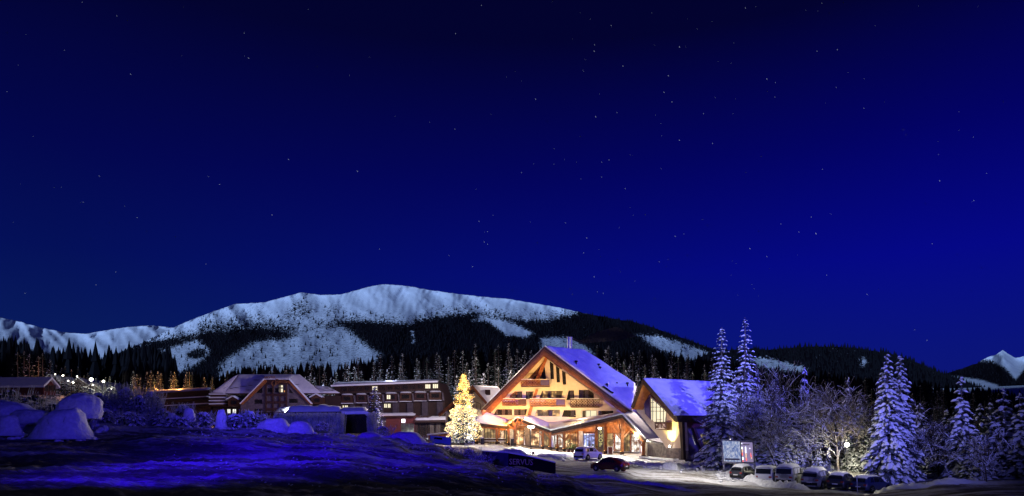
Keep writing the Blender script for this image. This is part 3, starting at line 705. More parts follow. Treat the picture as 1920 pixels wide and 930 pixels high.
# sheet between the gables
hA, hL, hR, hE = PG.pt(1167.5, 777.5), PG.pt(1033, 807.8), PG.pt(1211, 823.5), P(1250, 832, 95)
roof_panel(hotel, [hL, hA, MW.pt(1166, 776, .2), MW.pt(1019, 795.4, .2)], nu=22, nv=8)
# right long slope that sweeps down past the main roof
nq = (hR-hA); back1 = P(1186, 766, 107); back2 = P(1246.5, 822, 101)
roof_panel(hotel, [hA, hR, hE, back2], nu=14, nv=10, snow=.32) if False else None
mb = MB(); slab3(mb, [hA, hR, hE, back2, back1], (0, 0, -.4)); o = mb.build('porch_roof', M['wood_dark'], hotel)
mb = MB(); u_ = Vector((0, 0, .01)); pillow(mb, hA+u_, hR.lerp(hE, .0)+u_, back2+u_, back1+u_, 16, 12, .3, .06); pillow(mb, hR+u_-Vector((0, 0, .02)), hE+u_, hE.lerp(back2, .98)+u_, back2+u_, 6, 4, .2, .02)
mb.sm = True; mb.build('snow_cover', M['snow_roof'], o)
# gutter in the valley
mb = MB(); tube(mb, [back1+Vector((.3, -.4, .3)), back1.lerp(back2, .6)+Vector((.2, -.3, .3)), back2+Vector((.3, -.3, .1))], .42, 6); mb.build('valley_gutter', M['wood_black'], hotel)
mb = MB(); tube(mb, [hR+Vector((.1, -.25, -.25)), hE+Vector((.1, -.25, -.25))], .12, 8); tube(mb, [hE+Vector((0, -.2, -.3)), hE+Vector((0, .5, -1.0)), P(1251, 848, 97)], .08, 8); mb.build('gutter', M['metal'], hotel)
# fascias
def fas(pl, p, q, up_, dn_, off, m, th=.14):
    mb = MB(); slab(mb, pl, [(p[0], p[1]+up_), (q[0], q[1]+up_), (q[0], q[1]+dn_), (p[0], p[1]+dn_)], off, th); mb.build('fascia', M[m], hotel)
fas(PL_, (872, 790.5), (950, 799.5), -.2, 5.2, .12, 'wood_black'); fas(PL_, (872, 790.5), (951, 799.5), 5.4, 7.6, .0, 'wood')
fas(PL_, (970.5, 783.5), (1033, 807.5), -.6, 5.2, .12, 'wood_black'); fas(PL_, (970.5, 783.5), (1033, 807.5), 5.4, 8, 0, 'wood')
fas(PL_, (949.5, 800), (970.5, 783.5), -.6, 5.2, .13, 'wood_black'); fas(PL_, (951, 800.5), (970.5, 784.2), 5.4, 8, 0, 'wood')
fas(PG, (1033, 807.8), (1167.5, 777.5), -.8, 6.2, .12, 'wood_black'); fas(PG, (1034, 807.6), (1167.5, 777.5), 6.4, 9.6, 0, 'wood')
fas(PG, (1167.5, 777.5), (1211, 823.5), -.8, 7.0, .13, 'wood_black'); fas(PG, (1167.5, 778.5), (1207, 820.5), 7.2, 11.0, 0, 'wood')
mb = MB()
for p, q in ((hL, hA), (hA, hR), (ga, gr_), (gl_, ga)): beam(mb, p+PG.n*.16+Vector((0, 0, .14)), q+PG.n*.16+Vector((0, 0, .14)), .22, .20)
mb.build('snow_edge', M['snow'], hotel)
# ceiling boards under the porch
mb = MB()
def ceil(a, b, c, d, n=9):
    for i in range(n):
        t0, t1 = i/n+.006, (i+1)/n-.006
        q = [a.lerp(d, t0), b.lerp(c, t0), b.lerp(c, t1), a.lerp(d, t1)]; z = Vector((0, 0, -.05-.02*(i % 2)))
        slab3(mb, [p+z for p in q], (0, 0, -.03))
dz = Vector((0, 0, -.62))
ceil(PL_.pt(872, 790.5)+dz, PL_.pt(950, 799.5)+dz, PW.pt(955, 799.5, -.0)+dz*.2, PW.pt(876, 793, 0)+dz*.2)
ceil(ga+dz, gr_+dz, PW.pt(1033, 806)+dz*.3, PW.pt(985, 793)+dz*.0); ceil(gl_+dz, ga+dz, PW.pt(985, 793)+dz*.0, PW.pt(955, 800)+dz*.3)
ceil(hL+dz, hA+dz, PW.pt(1165, 783)+dz*0, PW.pt(1035, 806)+dz*.3, 11); ceil(hA+dz, hR+dz, PW.pt(1204, 815), PW.pt(1165, 783), 11)
mb.build('ceiling', M['wood_pale'], hotel, kind='stuff')
# gable fields above the glazing
mb = MB()
slab(mb, PW, [(876, 793), (1033, 800), (1033, 809.5), (876, 802)], .02, .2); slab(mb, PW, [(960, 800), (985, 790.5), (1030, 804)], .03, .2)
slab(mb, PW, [(1034, 804), (1165, 782), (1201, 812), (1201, 813), (1034, 813)], .02, .2)
mb.build('wall', M['wood_pale'], hotel)
mb = MB(); slab(mb, PW, [(868, 826), (1202, 849.5), (1202, 853), (868, 832)], .1, .35); mb.build('plinth', M['stone'], hotel)
# posts
def post(px, D, basepy, top_z, w=.30, braces=(), m='wood', foot=True):
    b = P(px, basepy, D); g_ = gz(b.x, b.y); b.z = g_-.05
    mb = MB(); beam(mb, b+Vector((0, 0, .45 if foot else 0)), Vector((b.x, b.y, top_z)), w, w, up=Vector((0, 1, 0)))
    o = mb.build('post', M[m], hotel)
    if foot:
        mb = MB(); beam(mb, b, b+Vector((0, 0, .5)), w*1.25, w*1.25, up=Vector((0, 1, 0))); mb.build('post_foot', M['wood_black'], o)
    if braces:
        mb = MB()
        for dx, dy, dz_, z0 in braces:
            s = Vector((b.x, b.y, top_z-z0)); beam(mb, s, s+Vector((dx, dy, dz_)), .17, .17)
        mb.build('brace', M['wood_pale'], o)
    return b
def zpl(px, py, D): return P(px, py, D).z
posts = []
for px, D, py, ty, w, br in ((876.5, 107.5, 825, 797, .34, ()), (891, 105.8, 831, 798, .34, ()), (894.5, 105.4, 831.5, 798, .30, ()), (931, 104.8, 833.5, 803, .32, ()), (935.5, 107.5, 832.5, 803, .26, ()),
        (954, 105, 834.5, 804, .30, ()), (965.5, 103.6, 835.5, 793, .32, ((-1.5, .1, 1.1, 1.1), (1.4, .1, 1.9, 1.1), (.5, .1, 1.5, .8), (-.5, .1, 1.4, .8))),
        (1018, 103, 841, 807, .32, ((-.9, 0, .7, .9),)), (1031.5, 102.8, 842, 811, .38, ((-.8, 0, .9, .9),)), (1045, 104.5, 843, 815, .30, ()),
        (1058, 102, 845.5, 810, .34, ((1.1, 0, 1.1, 1.5), (.8, .8, 1.1, 1.5), (-.8, 0, .9, 1.3))),
        (1118, 102.5, 849.5, 794, .38, ()), (1135.5, 102.5, 851, 792, .42, ()),
        (1166.5, 100.2, 852, 787, .42, ((-2.6, .3, 3.0, 3.1), (-1.6, .3, 2.9, 2.9), (-.75, .3, 3.1, 2.7), (.8, .3, 2.3, 2.9), (1.6, .3, 1.7, 2.9), (-.1, .3, 2.9, 2.6)))):
    posts.append(post(px, D, py, zpl(px, ty, D), w, br))
pb = post(1206.5, 97.6, 863, zpl(1206.5, 826, 97.6), .42, ((-.8, 0, 1.2, 1.1),))
# uplights at the post feet (small lit lamps)
mb = MB()
for b in posts[2:]:
    ball(mb, b+Vector((-.22, -.2, .55)), .05, nu=6, nv=4)
mb.build('uplight', M['bulb'], hotel, kind='stuff')
# shop fronts
def shop(x0, x1, yt, yb, style, nb=1, off=0, hb=(), frame='wood_dark', dep=.3):
    poly = [(x0, yt), (x1, yt), (x1, yb), (x0, yb)]
    return window(hotel, PW, poly, dep, style, [x0+(x1-x0)*(i+1)/(nb+1) for i in range(nb)], [(x0, x1, y) for y in hb], frame, .12, gl=False, off=off+.3)
def yb(x): return 827+(x-870)*(21.0/330)
def pillar(x0, x1, yt, m='lit_pillar', off=.6, dep=.6):
    mb = MB(); slab(mb, PW, [(x0, yt), (x1, yt), (x1, yb(x1)+1), (x0, yb(x0)+1)], off, dep); return mb.build('pillar', M[m], hotel)
shop(878, 900, 801, yb(890), 'shop_dim', 3); shop(909, 936, 802.5, yb(922), 'shop_dim', 4, hb=(806,)); shop(946, 955, 804, yb(950), 'shop_dim', 1)
pillar(901.5, 906.5, 800); pillar(938.5, 944.5, 802); pillar(955.5, 962, 804)
shop(967, 982, 803, yb(975), 'shop_warm', 1, hb=(818,)); pillar(983.5, 993, 799, 'stone'); shop(995, 1011, 805, yb(1003), 'shop_warm', 3, hb=(812, 821)); pillar(1011.5, 1014, 805)
shop(1016, 1032, 808, yb(1024), 'shop_dim', 3); pillar(1033.5, 1039, 809, 'metal'); shop(1041, 1055, 810, yb(1048), 'shop_white', 1, hb=(830,))
shop(1060, 1069, 810, yb(1064), 'shop_warm', 1, hb=(826,)); shop(1070, 1083, 810, yb(1077), 'shop_warm', 2, hb=(824,)); pillar(1085, 1092.5, 808)
shop(1094, 1115, 810, yb(1105), 'shop_blue', 3, hb=(816,)); pillar(1116.5, 1137, 800, 'stone', off=.35)
shop(1137.5, 1150, 812, yb(1143), 'shop_dim', 1, hb=(824,)); shop(1153.5, 1164, 812, yb(1158), 'shop_white', 1, hb=(830,)); shop(1167, 1181, 812, yb(1174), 'shop_dim', 2); shop(1184, 1199, 814, yb(1191), 'shop_white', 2, hb=(826,))
for x in (1151.8, 1165.5, 1182.5): pillar(x-.9, x+.9, 812, 'wood', off=.5, dep=.3)
for x in (1056.5, 1058, 1069.5, 1084, 1201): pillar(x-.6, x+.6, 808, 'wood', off=.5, dep=.3)
# vertical sign on the stone pillar
def text(name, s, loc, size, m, parent, rz=0, ex=.02, label=None, sx=1, rx=90):
    c = bpy.data.curves.new('t', 'FONT'); c.body = s; c.size = size; c.extrude = ex; c.align_x = 'CENTER'; c.align_y = 'CENTER'; c.resolution_u = 2
    t = bpy.data.objects.new('t', c); COL.objects.link(t)
    me = bpy.data.meshes.new_from_object(t.evaluated_get(bpy.context.evaluated_depsgraph_get())); bpy.data.objects.remove(t)
    me.transform(Matrix.Translation(Vector(loc)-WL[parent.name]) @ Matrix.Rotation(rz, 4, 'Z') @ Matrix.Rotation(R(rx), 4, 'X') @ Matrix.Scale(sx, 4, (1, 0, 0)))
    me.materials.clear(); me.materials.append(m); o = bpy.data.objects.new(name, me); COL.objects.link(o); o.parent = parent; WL[o.name] = WL[parent.name]
    if label: o['label'] = label
    return o
PS = VP((1110, 102.9), (1140, 102.4)); rzs = math.atan2(PS.u.y, PS.u.x)
sg = thing('shop_sign', 'vertical glowing yellow-green sign reading SHOP between two wooden porch posts', 'sign', PS.pt(1126.5, 843))
mb = MB(); slab(mb, PS, [(1121.5, 800.5), (1130.5, 800.5), (1131, 843), (1122, 843)], 0, .12); mb.build('panel', M['stone'], sg)
mat('sign_letter', (.3, .32, .1), .5, emit=(.78, .75, .28), es=.9)
for ch, y in zip('SHOP', (809, 817.5, 826, 834.5)): text('letter', ch, PS.pt(1126.3, y, .04), .86, M['sign_letter'], sg, rzs)
mb = MB(); ball(mb, PS.pt(1124.5, 803, .1), (.26, .1, .16)); mb.build('sign_lamp', M['lamp_globe'], sg)

# ---------------------------------------------------------------- right wing
rA = P(1205, 709.5, 90); rb = P(1265, 781, 84.9)
RW = VP((1205, 90), (1265, 84.9)); rd = Vector((12.4, 7.5, 0)).normalized()*16.5
wing = thing('chalet_wing', 'right chalet wing with blue-lit snow roof, tall lit window and yellow uplit wall', 'hotel wing', gp(1270, 87))
rl = RW.pt(1184, 762)
def z8(*a): return [(1180+a[i]/5.472, 700+a[i+1]/5.472) for i in range(0, len(a), 2)]
mb = MB(); dn = Vector((0, 0, -.35)); slab3(mb, [rA, rb, rb+rd, rA+rd], dn); wroof = mb.build('roof', M['wood_dark'], wing)
mb = MB(); slab3(mb, [rA, rl, rl+rd, rA+rd], dn-Vector((0, 0, .004))); mb.build('roof', M['wood_dark'], wing)
mb = MB(); nn = (rb-rA).cross(rd).normalized(); nn = nn if nn.z > 0 else -nn
pillow(mb, rA+nn*.01, rA+rd+nn*.01, rb+rd+nn*.01, rb+nn*.01, 44, 30, .38, .10, nd=nn)
mb.sm = True; mb.build('snow_cover', M['snow_roof'], wroof)
mb = MB()
for i in range(60):
    p = (rb+rd*(i/60.0))+Vector((0, 0, .12)); ball(mb, p+nn*.02, (.16, .16, .13), nu=6, nv=4)
mb.sm = True; mb.build('snow_fringe', M['snow'], wroof, kind='stuff')
mb = MB(); pillow(mb, rA+Vector((0, 0, .01)), rA+rd+Vector((0, 0, .01)), rl+rd+Vector((0, 0, .01)), rl+Vector((0, 0, .01)), 10, 10, .2, .03); mb.sm = True; mb.build('snow_cover', M['snow_roof'], wroof)
mb = MB(); slab(mb, RW, [(1205, 709.5), (1266, 781.5), (1264.5, 790), (1205, 719.5)], .1, .12); slab(mb, RW, [(1205, 709.5), (1182.5, 763), (1187.5, 766), (1205, 719.5)], .11, .12); mb.build('barge_board', M['wood_dark'], wing)
# soffit wood
mb = MB(); s0 = 2.2
ib = -RW.n*s0
for i in range(8):
    t0 = i/8; o_ = ib*(t0+.03)
    beam(mb, rA+o_+Vector((0, 0, -.42)), rl+o_+Vector((0, 0, -.42)), .27, .05, up=Vector((0, 0, 1))); beam(mb, rA+o_+Vector((0, 0, -.42)), rb+o_+Vector((0, 0, -.42)), .27, .05, up=Vector((0, 0, 1)))
mb.build('soffit', M['wood_pale'], wing)
WF = -s0
def rw(pts): return pts
gw = z8(212,240, 213,470, 228,492, 262,500, 372,500, 382,392)   # tall window field
wallp = z8(182,200, 455,455, 505,497, 545,770, 380,770, 330,690, 50,356)
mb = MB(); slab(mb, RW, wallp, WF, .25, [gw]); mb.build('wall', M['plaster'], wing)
w_ = window(wing, RW, gw, .25, 'lit_cream', bars=(1224, 1230.5, 1238, 1244), hbars=((1219, 1244, 763.5), (1219.5, 1249, 771), (1231, 1241, 787), (1219.5, 1226, 755)), frame='wood_black', fw=.10, gl=False, off=WF)
mb = MB(); slab(mb, RW, z8(150,300, 208,238, 216,474, 160,415), WF+.35, .12); mb.build('shutter', M['panel_violet'], wing)
# balcony box
bx = z8(258,498, 383,500, 386,585, 262,572)
mb = MB(); slab(mb, RW, bx, WF+1.2, 1.2); bo = mb.build('balcony', M['panel_dark'], wing)
for (x0, y0, x1, y1) in ((307,522, 307,560), (307,560, 322,560), (322,522, 322,560), (345,520, 362,525), (352,528, 345,545), (362,530, 366,550), (340,550, 348,560), (273,525, 286,524), (286,524, 280,535)):
    a_, b_ = z8(x0, y0, x1, y1); mb = MB() if (x0, y0) == (307, 522) else mb
    beam(mb, RW.pt(*a_, WF+1.22), RW.pt(*b_, WF+1.22), .06, .03, up=RW.n)
mb.build('banner_mark', M['white_paint'], bo)
mb = MB(); a_, b_ = z8(275,566, 358,566); beam(mb, RW.pt(*a_, WF+1.24), RW.pt(*b_, WF+1.24), .08, .06); mb.build('snow_strip', M['snow'], bo)
# slanting buttress faces, uplit
mb = MB(); slab(mb, RW, z8(400,432, 455,460, 502,500, 470,640, 430,768, 388,768, 384,600), WF+.25, .22); mb.build('buttress', M['plaster'], wing)
mb = MB(); slab(mb, RW, z8(500,520, 545,770, 440,770), WF+.55, .5); mb.build('buttress', M['plaster'], wing)
mb = MB(); slab(mb, RW, z8(378,768, 548,768, 548,880, 378,858), WF+.7, .9); mb.build('plinth', M['stone'], wing)
mb = MB(); slab(mb, RW, z8(505,500, 541,500, 552,790, 556,885, 525,885, 529,790), WF+1.6, .45); mb.build('corner_post', M['wood_black'], wing)
SWa = P(1288, 850, 86.2); SW = VP((1288, 86.2), (960+F*(SWa.x+rd.x)/(SWa.y+rd.y), SWa.y+rd.y))
DSL = z8(635,632, 650,628, 690,735, 672,738); DWN = z8(722,625, 835,630, 845,768, 772,765)
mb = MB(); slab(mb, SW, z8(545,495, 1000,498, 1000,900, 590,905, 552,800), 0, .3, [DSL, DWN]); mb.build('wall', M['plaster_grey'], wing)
window(wing, SW, DSL, .2, 'lit_cool', gl=False, frame='panel_violet'); window(wing, SW, DWN, .25, 'shop_dim', bars=(1318, 1326), gl=True)
mb = MB(); slab(mb, SW, z8(545,500, 590,505, 607,792, 566,792), .5, .3); mb.build('pilaster', M['plaster'], wing)
mb = MB(); slab(mb, SW, z8(655,558, 680,556, 777,812, 750,816), .3, .2); mb.build('beam', M['wood_dark'], wing)
mb = MB(); slab(mb, SW, z8(520,498, 1000,498, 1000,556, 560,556), .35, .2); mb.build('fascia', M['red_wall'], wing)
mb = MB(); slab(mb, SW, z8(480,432, 1000,432, 1000,500, 500,500), .8, .5); mb.build('eave_box', M['wood_black'], wing)
mb = MB(); slab(mb, SW, z8(548,795, 600,795, 650,890, 556,890), .9, .8); mb.build('plinth', M['stone'], wing)
mb = MB(); slab(mb, SW, z8(812,838, 850,838, 850,935, 812,935), .06, .1); mb.build('door', M['wood_black'], wing)
mb = MB(); slab(mb, SW, z8(845,560, 1000,560, 1000,935, 845,935), .5, .3); mb.build('wall', M['wood'], wing)
mb = MB(); back = [RW.pt(1190, 860, WF-.3)+rd, RW.pt(1290, 860, WF-.3)+rd]; z_ = Vector((0, 0, 9)); mb.add([back[0], back[1], back[1]+Vector((0, 0, 4.5)), back[0].lerp(back[1], .3)+Vector((0, 0, 8)), back[0]+Vector((0, 0, 5))], [(0, 1, 2, 3, 4)]); mb.build('rear_wall', M['plaster_grey'], wing)
mb = MB(); b = raypl(1337.5, 720, rA, nn); tube(mb, [b, b+Vector((0, 0, .6))], .12, 8); mb.build('roof_vent', M['iron'], wing)
up = MB(); pu = RW.pt(*z8(412,748)[0], WF+1.0); ball(up, pu, .14); up.build('uplight', M['lamp_globe'], wing)
lamp('SPOT', 'wall_uplight', pu+Vector((0, 0, .2))-RW.n*-.15, (1, .78, .26), 2600, aim=RW.pt(*z8(440,500)[0], WF+.2), size=.1, angle=100, blend=.9)
lamp('POINT', 'wing_front_fill', P(1226, 800, 86.5), (1, .66, .34), 260, size=.3)  # warm point light added to tint the wing front wall
# stone terrace wall between porch and wing
mb = MB(); st = VP((1196, 100), (1262, 92)); slab(mb, st, [(1206, 826), (1253, 836.5), (1262, 846), (1262, 862), (1206, 856)], 0, .5); mb.build('stone_wall', M['stone'], hotel)
mb = MB(); slab(mb, st, [(1198, 855), (1262, 861.5), (1262, 864), (1198, 858)], 1.2, 1.8); mb.build('terrace', M['snow'], hotel)

# ---------------------------------------------------------------- left wing behind the lit tree
LW = VP((800, 116), (940, 114)); lw = thing('chalet_wing', 'small gabled left wing of the chalet, half hidden behind the glowing fir', 'hotel wing', gp(870, 115))
a0, a1, a2 = LW.pt(886, 722), LW.pt(821, 776.5), LW.pt(925, 768); bd = Vector((4.2, 4.2, 0))
mb = MB(); slab3(mb, [a0, a2, a2+bd, a0+bd], (0, 0, -.35)); lr = mb.build('roof', M['wood_dark'], lw)
mb = MB(); slab3(mb, [a0, a1, a1+bd, a0+bd], (0, 0, -.354)); mb.build('roof', M['wood_dark'], lw)
mb = MB(); n2 = (a2-a0).cross(bd).normalized(); n2 = n2 if n2.z > 0 else -n2; pillow(mb, a0, a0+bd, a2+bd, a2, 14, 20, .28, .06, nd=n2); mb.sm = True; mb.build('snow_cover', M['snow_roof'], lr)
mb = MB(); pillow(mb, a0, a0+bd, a1+bd, a1, 10, 20, .2, .03); mb.sm = True; mb.build('snow_cover', M['snow_roof'], lr)
mb = MB(); slab(mb, LW, [(886, 722), (925, 768), (921, 770), (886, 729)], .1, .12); slab(mb, LW, [(886, 722), (821, 776.5), (825.5, 781), (886, 729)], .11, .12); mb.build('barge_board', M['wood'], lw)
mb = MB(); slab(mb, LW, [(886, 731), (922, 771), (922, 830), (845, 830), (845, 768)], -1.3, .25); mb.build('wall', M['plaster'], lw)
window(lw, LW, [(888, 752), (901, 757), (901, 771), (888, 771)], .2, 'dark', bars=(894,), off=-1.2); window(lw, LW, [(852, 785), (866, 785), (866, 800), (852, 800)], .2, 'dark', bars=(859,), off=-1.2)
mb = MB(); q = raypl(914.5, 738, a0+n2*.3, n2); box(mb, q+Vector((0, 0, .2)), (.9, .8, .9)); mb.build('roof_window', M['wood_black'], lw)
mb = MB(); pb_ = LW.pt(837.5, 815, .2); beam(mb, Vector((pb_.x, pb_.y, gz(pb_.x, pb_.y)-.3)), LW.pt(837.5, 771, .2), .3, .3, up=Vector((0, 1, 0))); mb.build('post', M['plaster'], lw)
mb = MB(); beam(mb, LW.pt(823, 781, .0), LW.pt(838, 770.5, 0), .16, .2); beam(mb, LW.pt(838, 771, 0), LW.pt(846, 786, 0), .16, .2); mb.build('brace', M['plaster'], lw)
# terrace wall with snow on its top
tw = thing('terrace_wall', 'low timber terrace wall capped with bright snow left of the lit fir', 'wall', P(825, 818, 108))
TW = VP((803, 108), (850, 106)); mb = MB(); slab(mb, TW, [(803, 815.5), (843, 811.5), (843, 832), (803, 832)], 0, .3); mb.build('wall_face', M['wood'], tw)
mb = MB(); beam(mb, TW.pt(802, 815, -.1), TW.pt(843, 811, -.1), .5, .22); beam(mb, TW.pt(843, 811, -.1), TW.pt(853, 801, -.1), .3, .14); mb.build('snow_cap', M['snow'], tw)

# ---------------------------------------------------------------- warm light of the chalet
lamp('SPOT', 'facade_floodlight', MW.pt(935, 792, 7), (1, .44, .07), 5600, aim=MW.pt(965, 755), size=.3, angle=110, blend=1)
lamp('SPOT', 'facade_floodlight', MW.pt(1000, 788, 9), (1, .63, .19), 5400, aim=MW.pt(1015, 720), size=.3, angle=100, blend=1)
lamp('SPOT', 'facade_floodlight', MW.pt(1085, 786, 9), (1, .64, .26), 5000, aim=MW.pt(1065, 735), size=.3, angle=100, blend=1)
for px, D, py, e, c in ((905, 107.5, 806, 90, (1, .72, .42)), (945, 107, 808, 90, (1, .72, .42)), (985, 106, 806, 120, (1, .70, .38)), (1025, 105.6, 813, 110, (1, .66, .34)), (1065, 104.8, 810, 150, (1, .66, .34)), (1100, 104.0, 802, 170, (1, .70, .42)), (1150, 102.8, 800, 220, (1, .62, .30)), (1180, 101, 806, 170, (1, .66, .34))):
    lamp('POINT', 'porch_lamp', P(px, py, D), c, e*1.25, size=.15)
# ceiling spots under the canopy light the forecourt snow
for px, D, py in ((1000, 101, 812), (1060, 99.5, 808), (1110, 98.5, 800), (1165, 96, 796)):
    p = P(px, py, D); lamp('SPOT', 'canopy_spot', p, (1, .92, .83), 4200, aim=p+Vector((0, -7, -6)), size=.3, angle=130, blend=1)
# bright lantern under the large gable
ln = thing('wall_lantern', 'bright white lantern hanging under the right end of the porch gable', 'lantern', P(1193.5, 815, 99))
mb = MB(); ball(mb, P(1193.5, 815, 99), .30, nu=12, nv=8); mb.build('globe', M['lamp_globe'], ln)
mb = MB(); tube(mb, [P(1193.5, 815, 99)+Vector((0, 0, .25)), P(1193.5, 803, 99)], .03, 6); mb.build('bracket', M['iron'], ln)
lamp('POINT', 'lantern_light', P(1193.5, 814, 98.2), (1, .90, .72), 900, size=.25)

for px, py, e, c_ in ((915, 772, 160, (1, .60, .32)), (990, 778, 120, (1, .66, .40)), (1090, 778, 170, (1, .70, .46))):
    lamp('POINT', 'porch_roof_fill_light', MW.pt(px, py, 3.2), c_, e, size=.3)  # point lights added over the porch roof in place of floodlight spill

# ---------------------------------------------------------------- lamp post, forecourt things
lb = gp(995.5, 97.5)
lpz = P(993.5, 801.5, 97.5).z
lpt = thing('street_lamp', 'slender black street lamp with two glowing heads in front of the porch', 'street lamp', lb)
mb = MB(); tube(mb, [lb-Vector((0, 0, .1)), lb+Vector((0, 0, 1)), Vector((lb.x, lb.y, lpz))], [.07, .055, .04], 8); mb.build('pole', M['iron'], lpt)
for dx in (-.28, .28):
    mb = MB(); ball(mb, (lb.x+dx, lb.y, lpz+.1), (.24, .24, .15), nu=10, nv=6); mb.build('lamp_head', M['lamp_globe'], lpt)
mb = MB(); box(mb, lb+Vector((.35, 0, .2)), (.35, .3, .42)); mb.build('base_box', M['iron'], lpt)
lamp('POINT', 'street_lamp_light', (lb.x, lb.y-.3, lpz-.15), (1, .92, .80), 1500, size=.2)
l2 = gp(949.3, 102.5); lp2 = thing('garden_lamp', 'thin unlit dark post before the left end of the porch', 'lamp post', l2)
mb = MB(); tube(mb, [l2-Vector((0, 0, .1)), Vector((l2.x, l2.y, P(949, 806, 102.5).z))], .05, 6); mb.build('pole', M['iron'], lp2)
mb = MB(); ball(mb, (l2.x, l2.y, P(949, 805.5, 102.5).z), (.16, .16, .1)); mb.build('lamp_head', M['metal'], lp2)
# heater and dark bin on the terrace
for px, D, lab, nm, h in ((904.5, 103.6, 'black patio heater standing at the foot of the first white pillar', 'patio_heater', 1.1), (960.5, 103.5, 'black square bin between the porch posts', 'bin', 1.2)):
    b = gp(px, D); t = thing(nm, lab, nm.replace('_', ' '), b); mb = MB(); box(mb, b+Vector((0, 0, h*.45)), (.5, .5, h*.9)); mb.build('body', M['iron'], t); mb = MB(); box(mb, b+Vector((0, 0, h*.93)), (.58, .58, h*.06)); mb.build('lid', M['metal'], t)
# terrace benches under snow
k = 0
for px, D, lab in ((914, 104.4, 'snow-topped terrace bench left of the middle posts'), (923, 104.2, 'snow-topped terrace bench just left of the paired posts'), (941, 104, 'snow-topped terrace bench right of the paired posts'), (884, 106, 'snow-topped terrace bench by the lit fir')):
    b = gp(px, D); t = thing('bench', lab, 'bench', b, 'benches on the terrace')
    mb = MB(); box(mb, b+Vector((0, 0, .45)), (1.3, .45, .06)); mb.build('seat', M['wood_dark'], t)
    mb = MB(); box(mb, b+Vector((0, .22, .75)), (1.3, .05, .3)); mb.build('backrest', M['wood_dark'], t)
    for s in (-.5, .5): mb = MB(); box(mb, b+Vector((s, 0, .21)), (.07, .4, .42)); mb.build('leg', M['iron'], t)
    mb = MB(); ball(mb, b+Vector((0, 0, .52)), (.62, .22, .1), nu=10); ball(mb, b+Vector((0, .22, .93)), (.62, .08, .06), nu=8); mb.sm = True; mb.build('snow_cap', M['snow'], t)
# potted shrubs
for px, D, h, lab in ((1066.5, 100.3, 1.9, 'tall leafy potted shrub by the entrance, left of the white car'), (1073.5, 99.8, 1.2, 'short potted shrub just behind the white car'), (1112.5, 101.5, 1.5, 'potted shrub beside the entrance door')):
    b = gp(px, D); t = thing('potted_plant', lab, 'potted plant', b, 'potted plants at the entrance'); mb = MB(); tube(mb, [b, b+Vector((0, 0, .5))], [.2, .3], 8); mb.build('pot', M['terracotta'], t)
    mb = MB(); rr = random.Random(int(px))
    for i in range(130):
        p = b+Vector((rr.gauss(0, .28), rr.gauss(0, .28), .5+rr.random()*(h-.5))); a = rr.random()*6.3; s = .12+rr.random()*.1
        d1 = Vector((math.cos(a), math.sin(a), rr.uniform(-.3, .8)))*s; d2 = Vector((-math.sin(a), math.cos(a), rr.uniform(-.3, .3)))*s*.5; mb.add([p-d1, p+d2, p+d1, p-d2], [(0, 1, 2, 3)])
    mb.build('foliage', M['leaf'], t)
b = gp(1144, 100.6); t = thing('sandwich_board', 'small white-framed sandwich board standing before the porch posts', 'sandwich board', b)
for s in (-1, 1):
    mb = MB(); q = [b+Vector((-.35, s*.3, 0)), b+Vector((.35, s*.3, 0)), b+Vector((.35, s*.03, 1.15)), b+Vector((-.35, s*.03, 1.15))]; slab3(mb, q, (0, .03, 0)); o = mb.build('board', M['red_wall'], t)
    mb = MB()
    for p, q_ in zip(q, q[1:]+q[:1]): beam(mb, p, q_, .06, .07)
    mb.build('board_frame', M['white_paint'], o)
# ================================================================ trees
def leafpad(mb, c, d, s, rr, snow=True, full=1.0, mn=0, ms=1):
    """a snow-laden spray at the end of a twig: ragged needles below, a lump of snow on top"""
    d = Vector((d.x, d.y, 0)); d = d.normalized() if d.length > 1e-6 else Vector((1, 0, 0)); t = Vector((-d.y, d.x, 0))
    k = 6; base = []
    for i in range(k):
        a = 2*math.pi*i/k+rr.uniform(-.3, .3); r = s*rr.uniform(.75, 1.25)
        base.append(c+d*math.cos(a)*r*1.15+t*math.sin(a)*r*.8+Vector((0, 0, -s*rr.uniform(.25, .75)-(.7*s*max(0, math.cos(a))))))
    mb.add([c]+base, [(0, 1+i, 1+(i+1) % k) for i in range(k)], mn)
    # hanging needles
    for i in range(3):
        p = base[rr.randrange(k)].lerp(c, .4); q = p+d*rr.uniform(-.3, .5)*s+t*rr.uniform(-.4, .4)*s+Vector((0, 0, -s*rr.uniform(.6, 1.1)))
        w = t*s*.25; mb.add([p-w, p+w, q], [(0, 1, 2)], mn)
    if snow:
        top = c+Vector((0, 0, s*.34*full)); ring = []
        for i in range(k):
            a = 2*math.pi*i/k+rr.uniform(-.25, .25); r = s*full*rr.uniform(.6, 1.0)
            ring.append(c+d*math.cos(a)*r*1.2+t*math.sin(a)*r*.7+Vector((0, 0, -s*rr.uniform(.0, .35)-(.6*s*max(0, math.cos(a))))))
        mid = [p.lerp(top, .45)+Vector((0, 0, s*.16*full)) for p in ring]
        n = len(ring)
        mb.add(ring+mid+[top], [(i, (i+1) % n, n+(i+1) % n, n+i) for i in range(n)]+[(n+i, n+(i+1) % n, 2*n) for i in range(n)], ms)

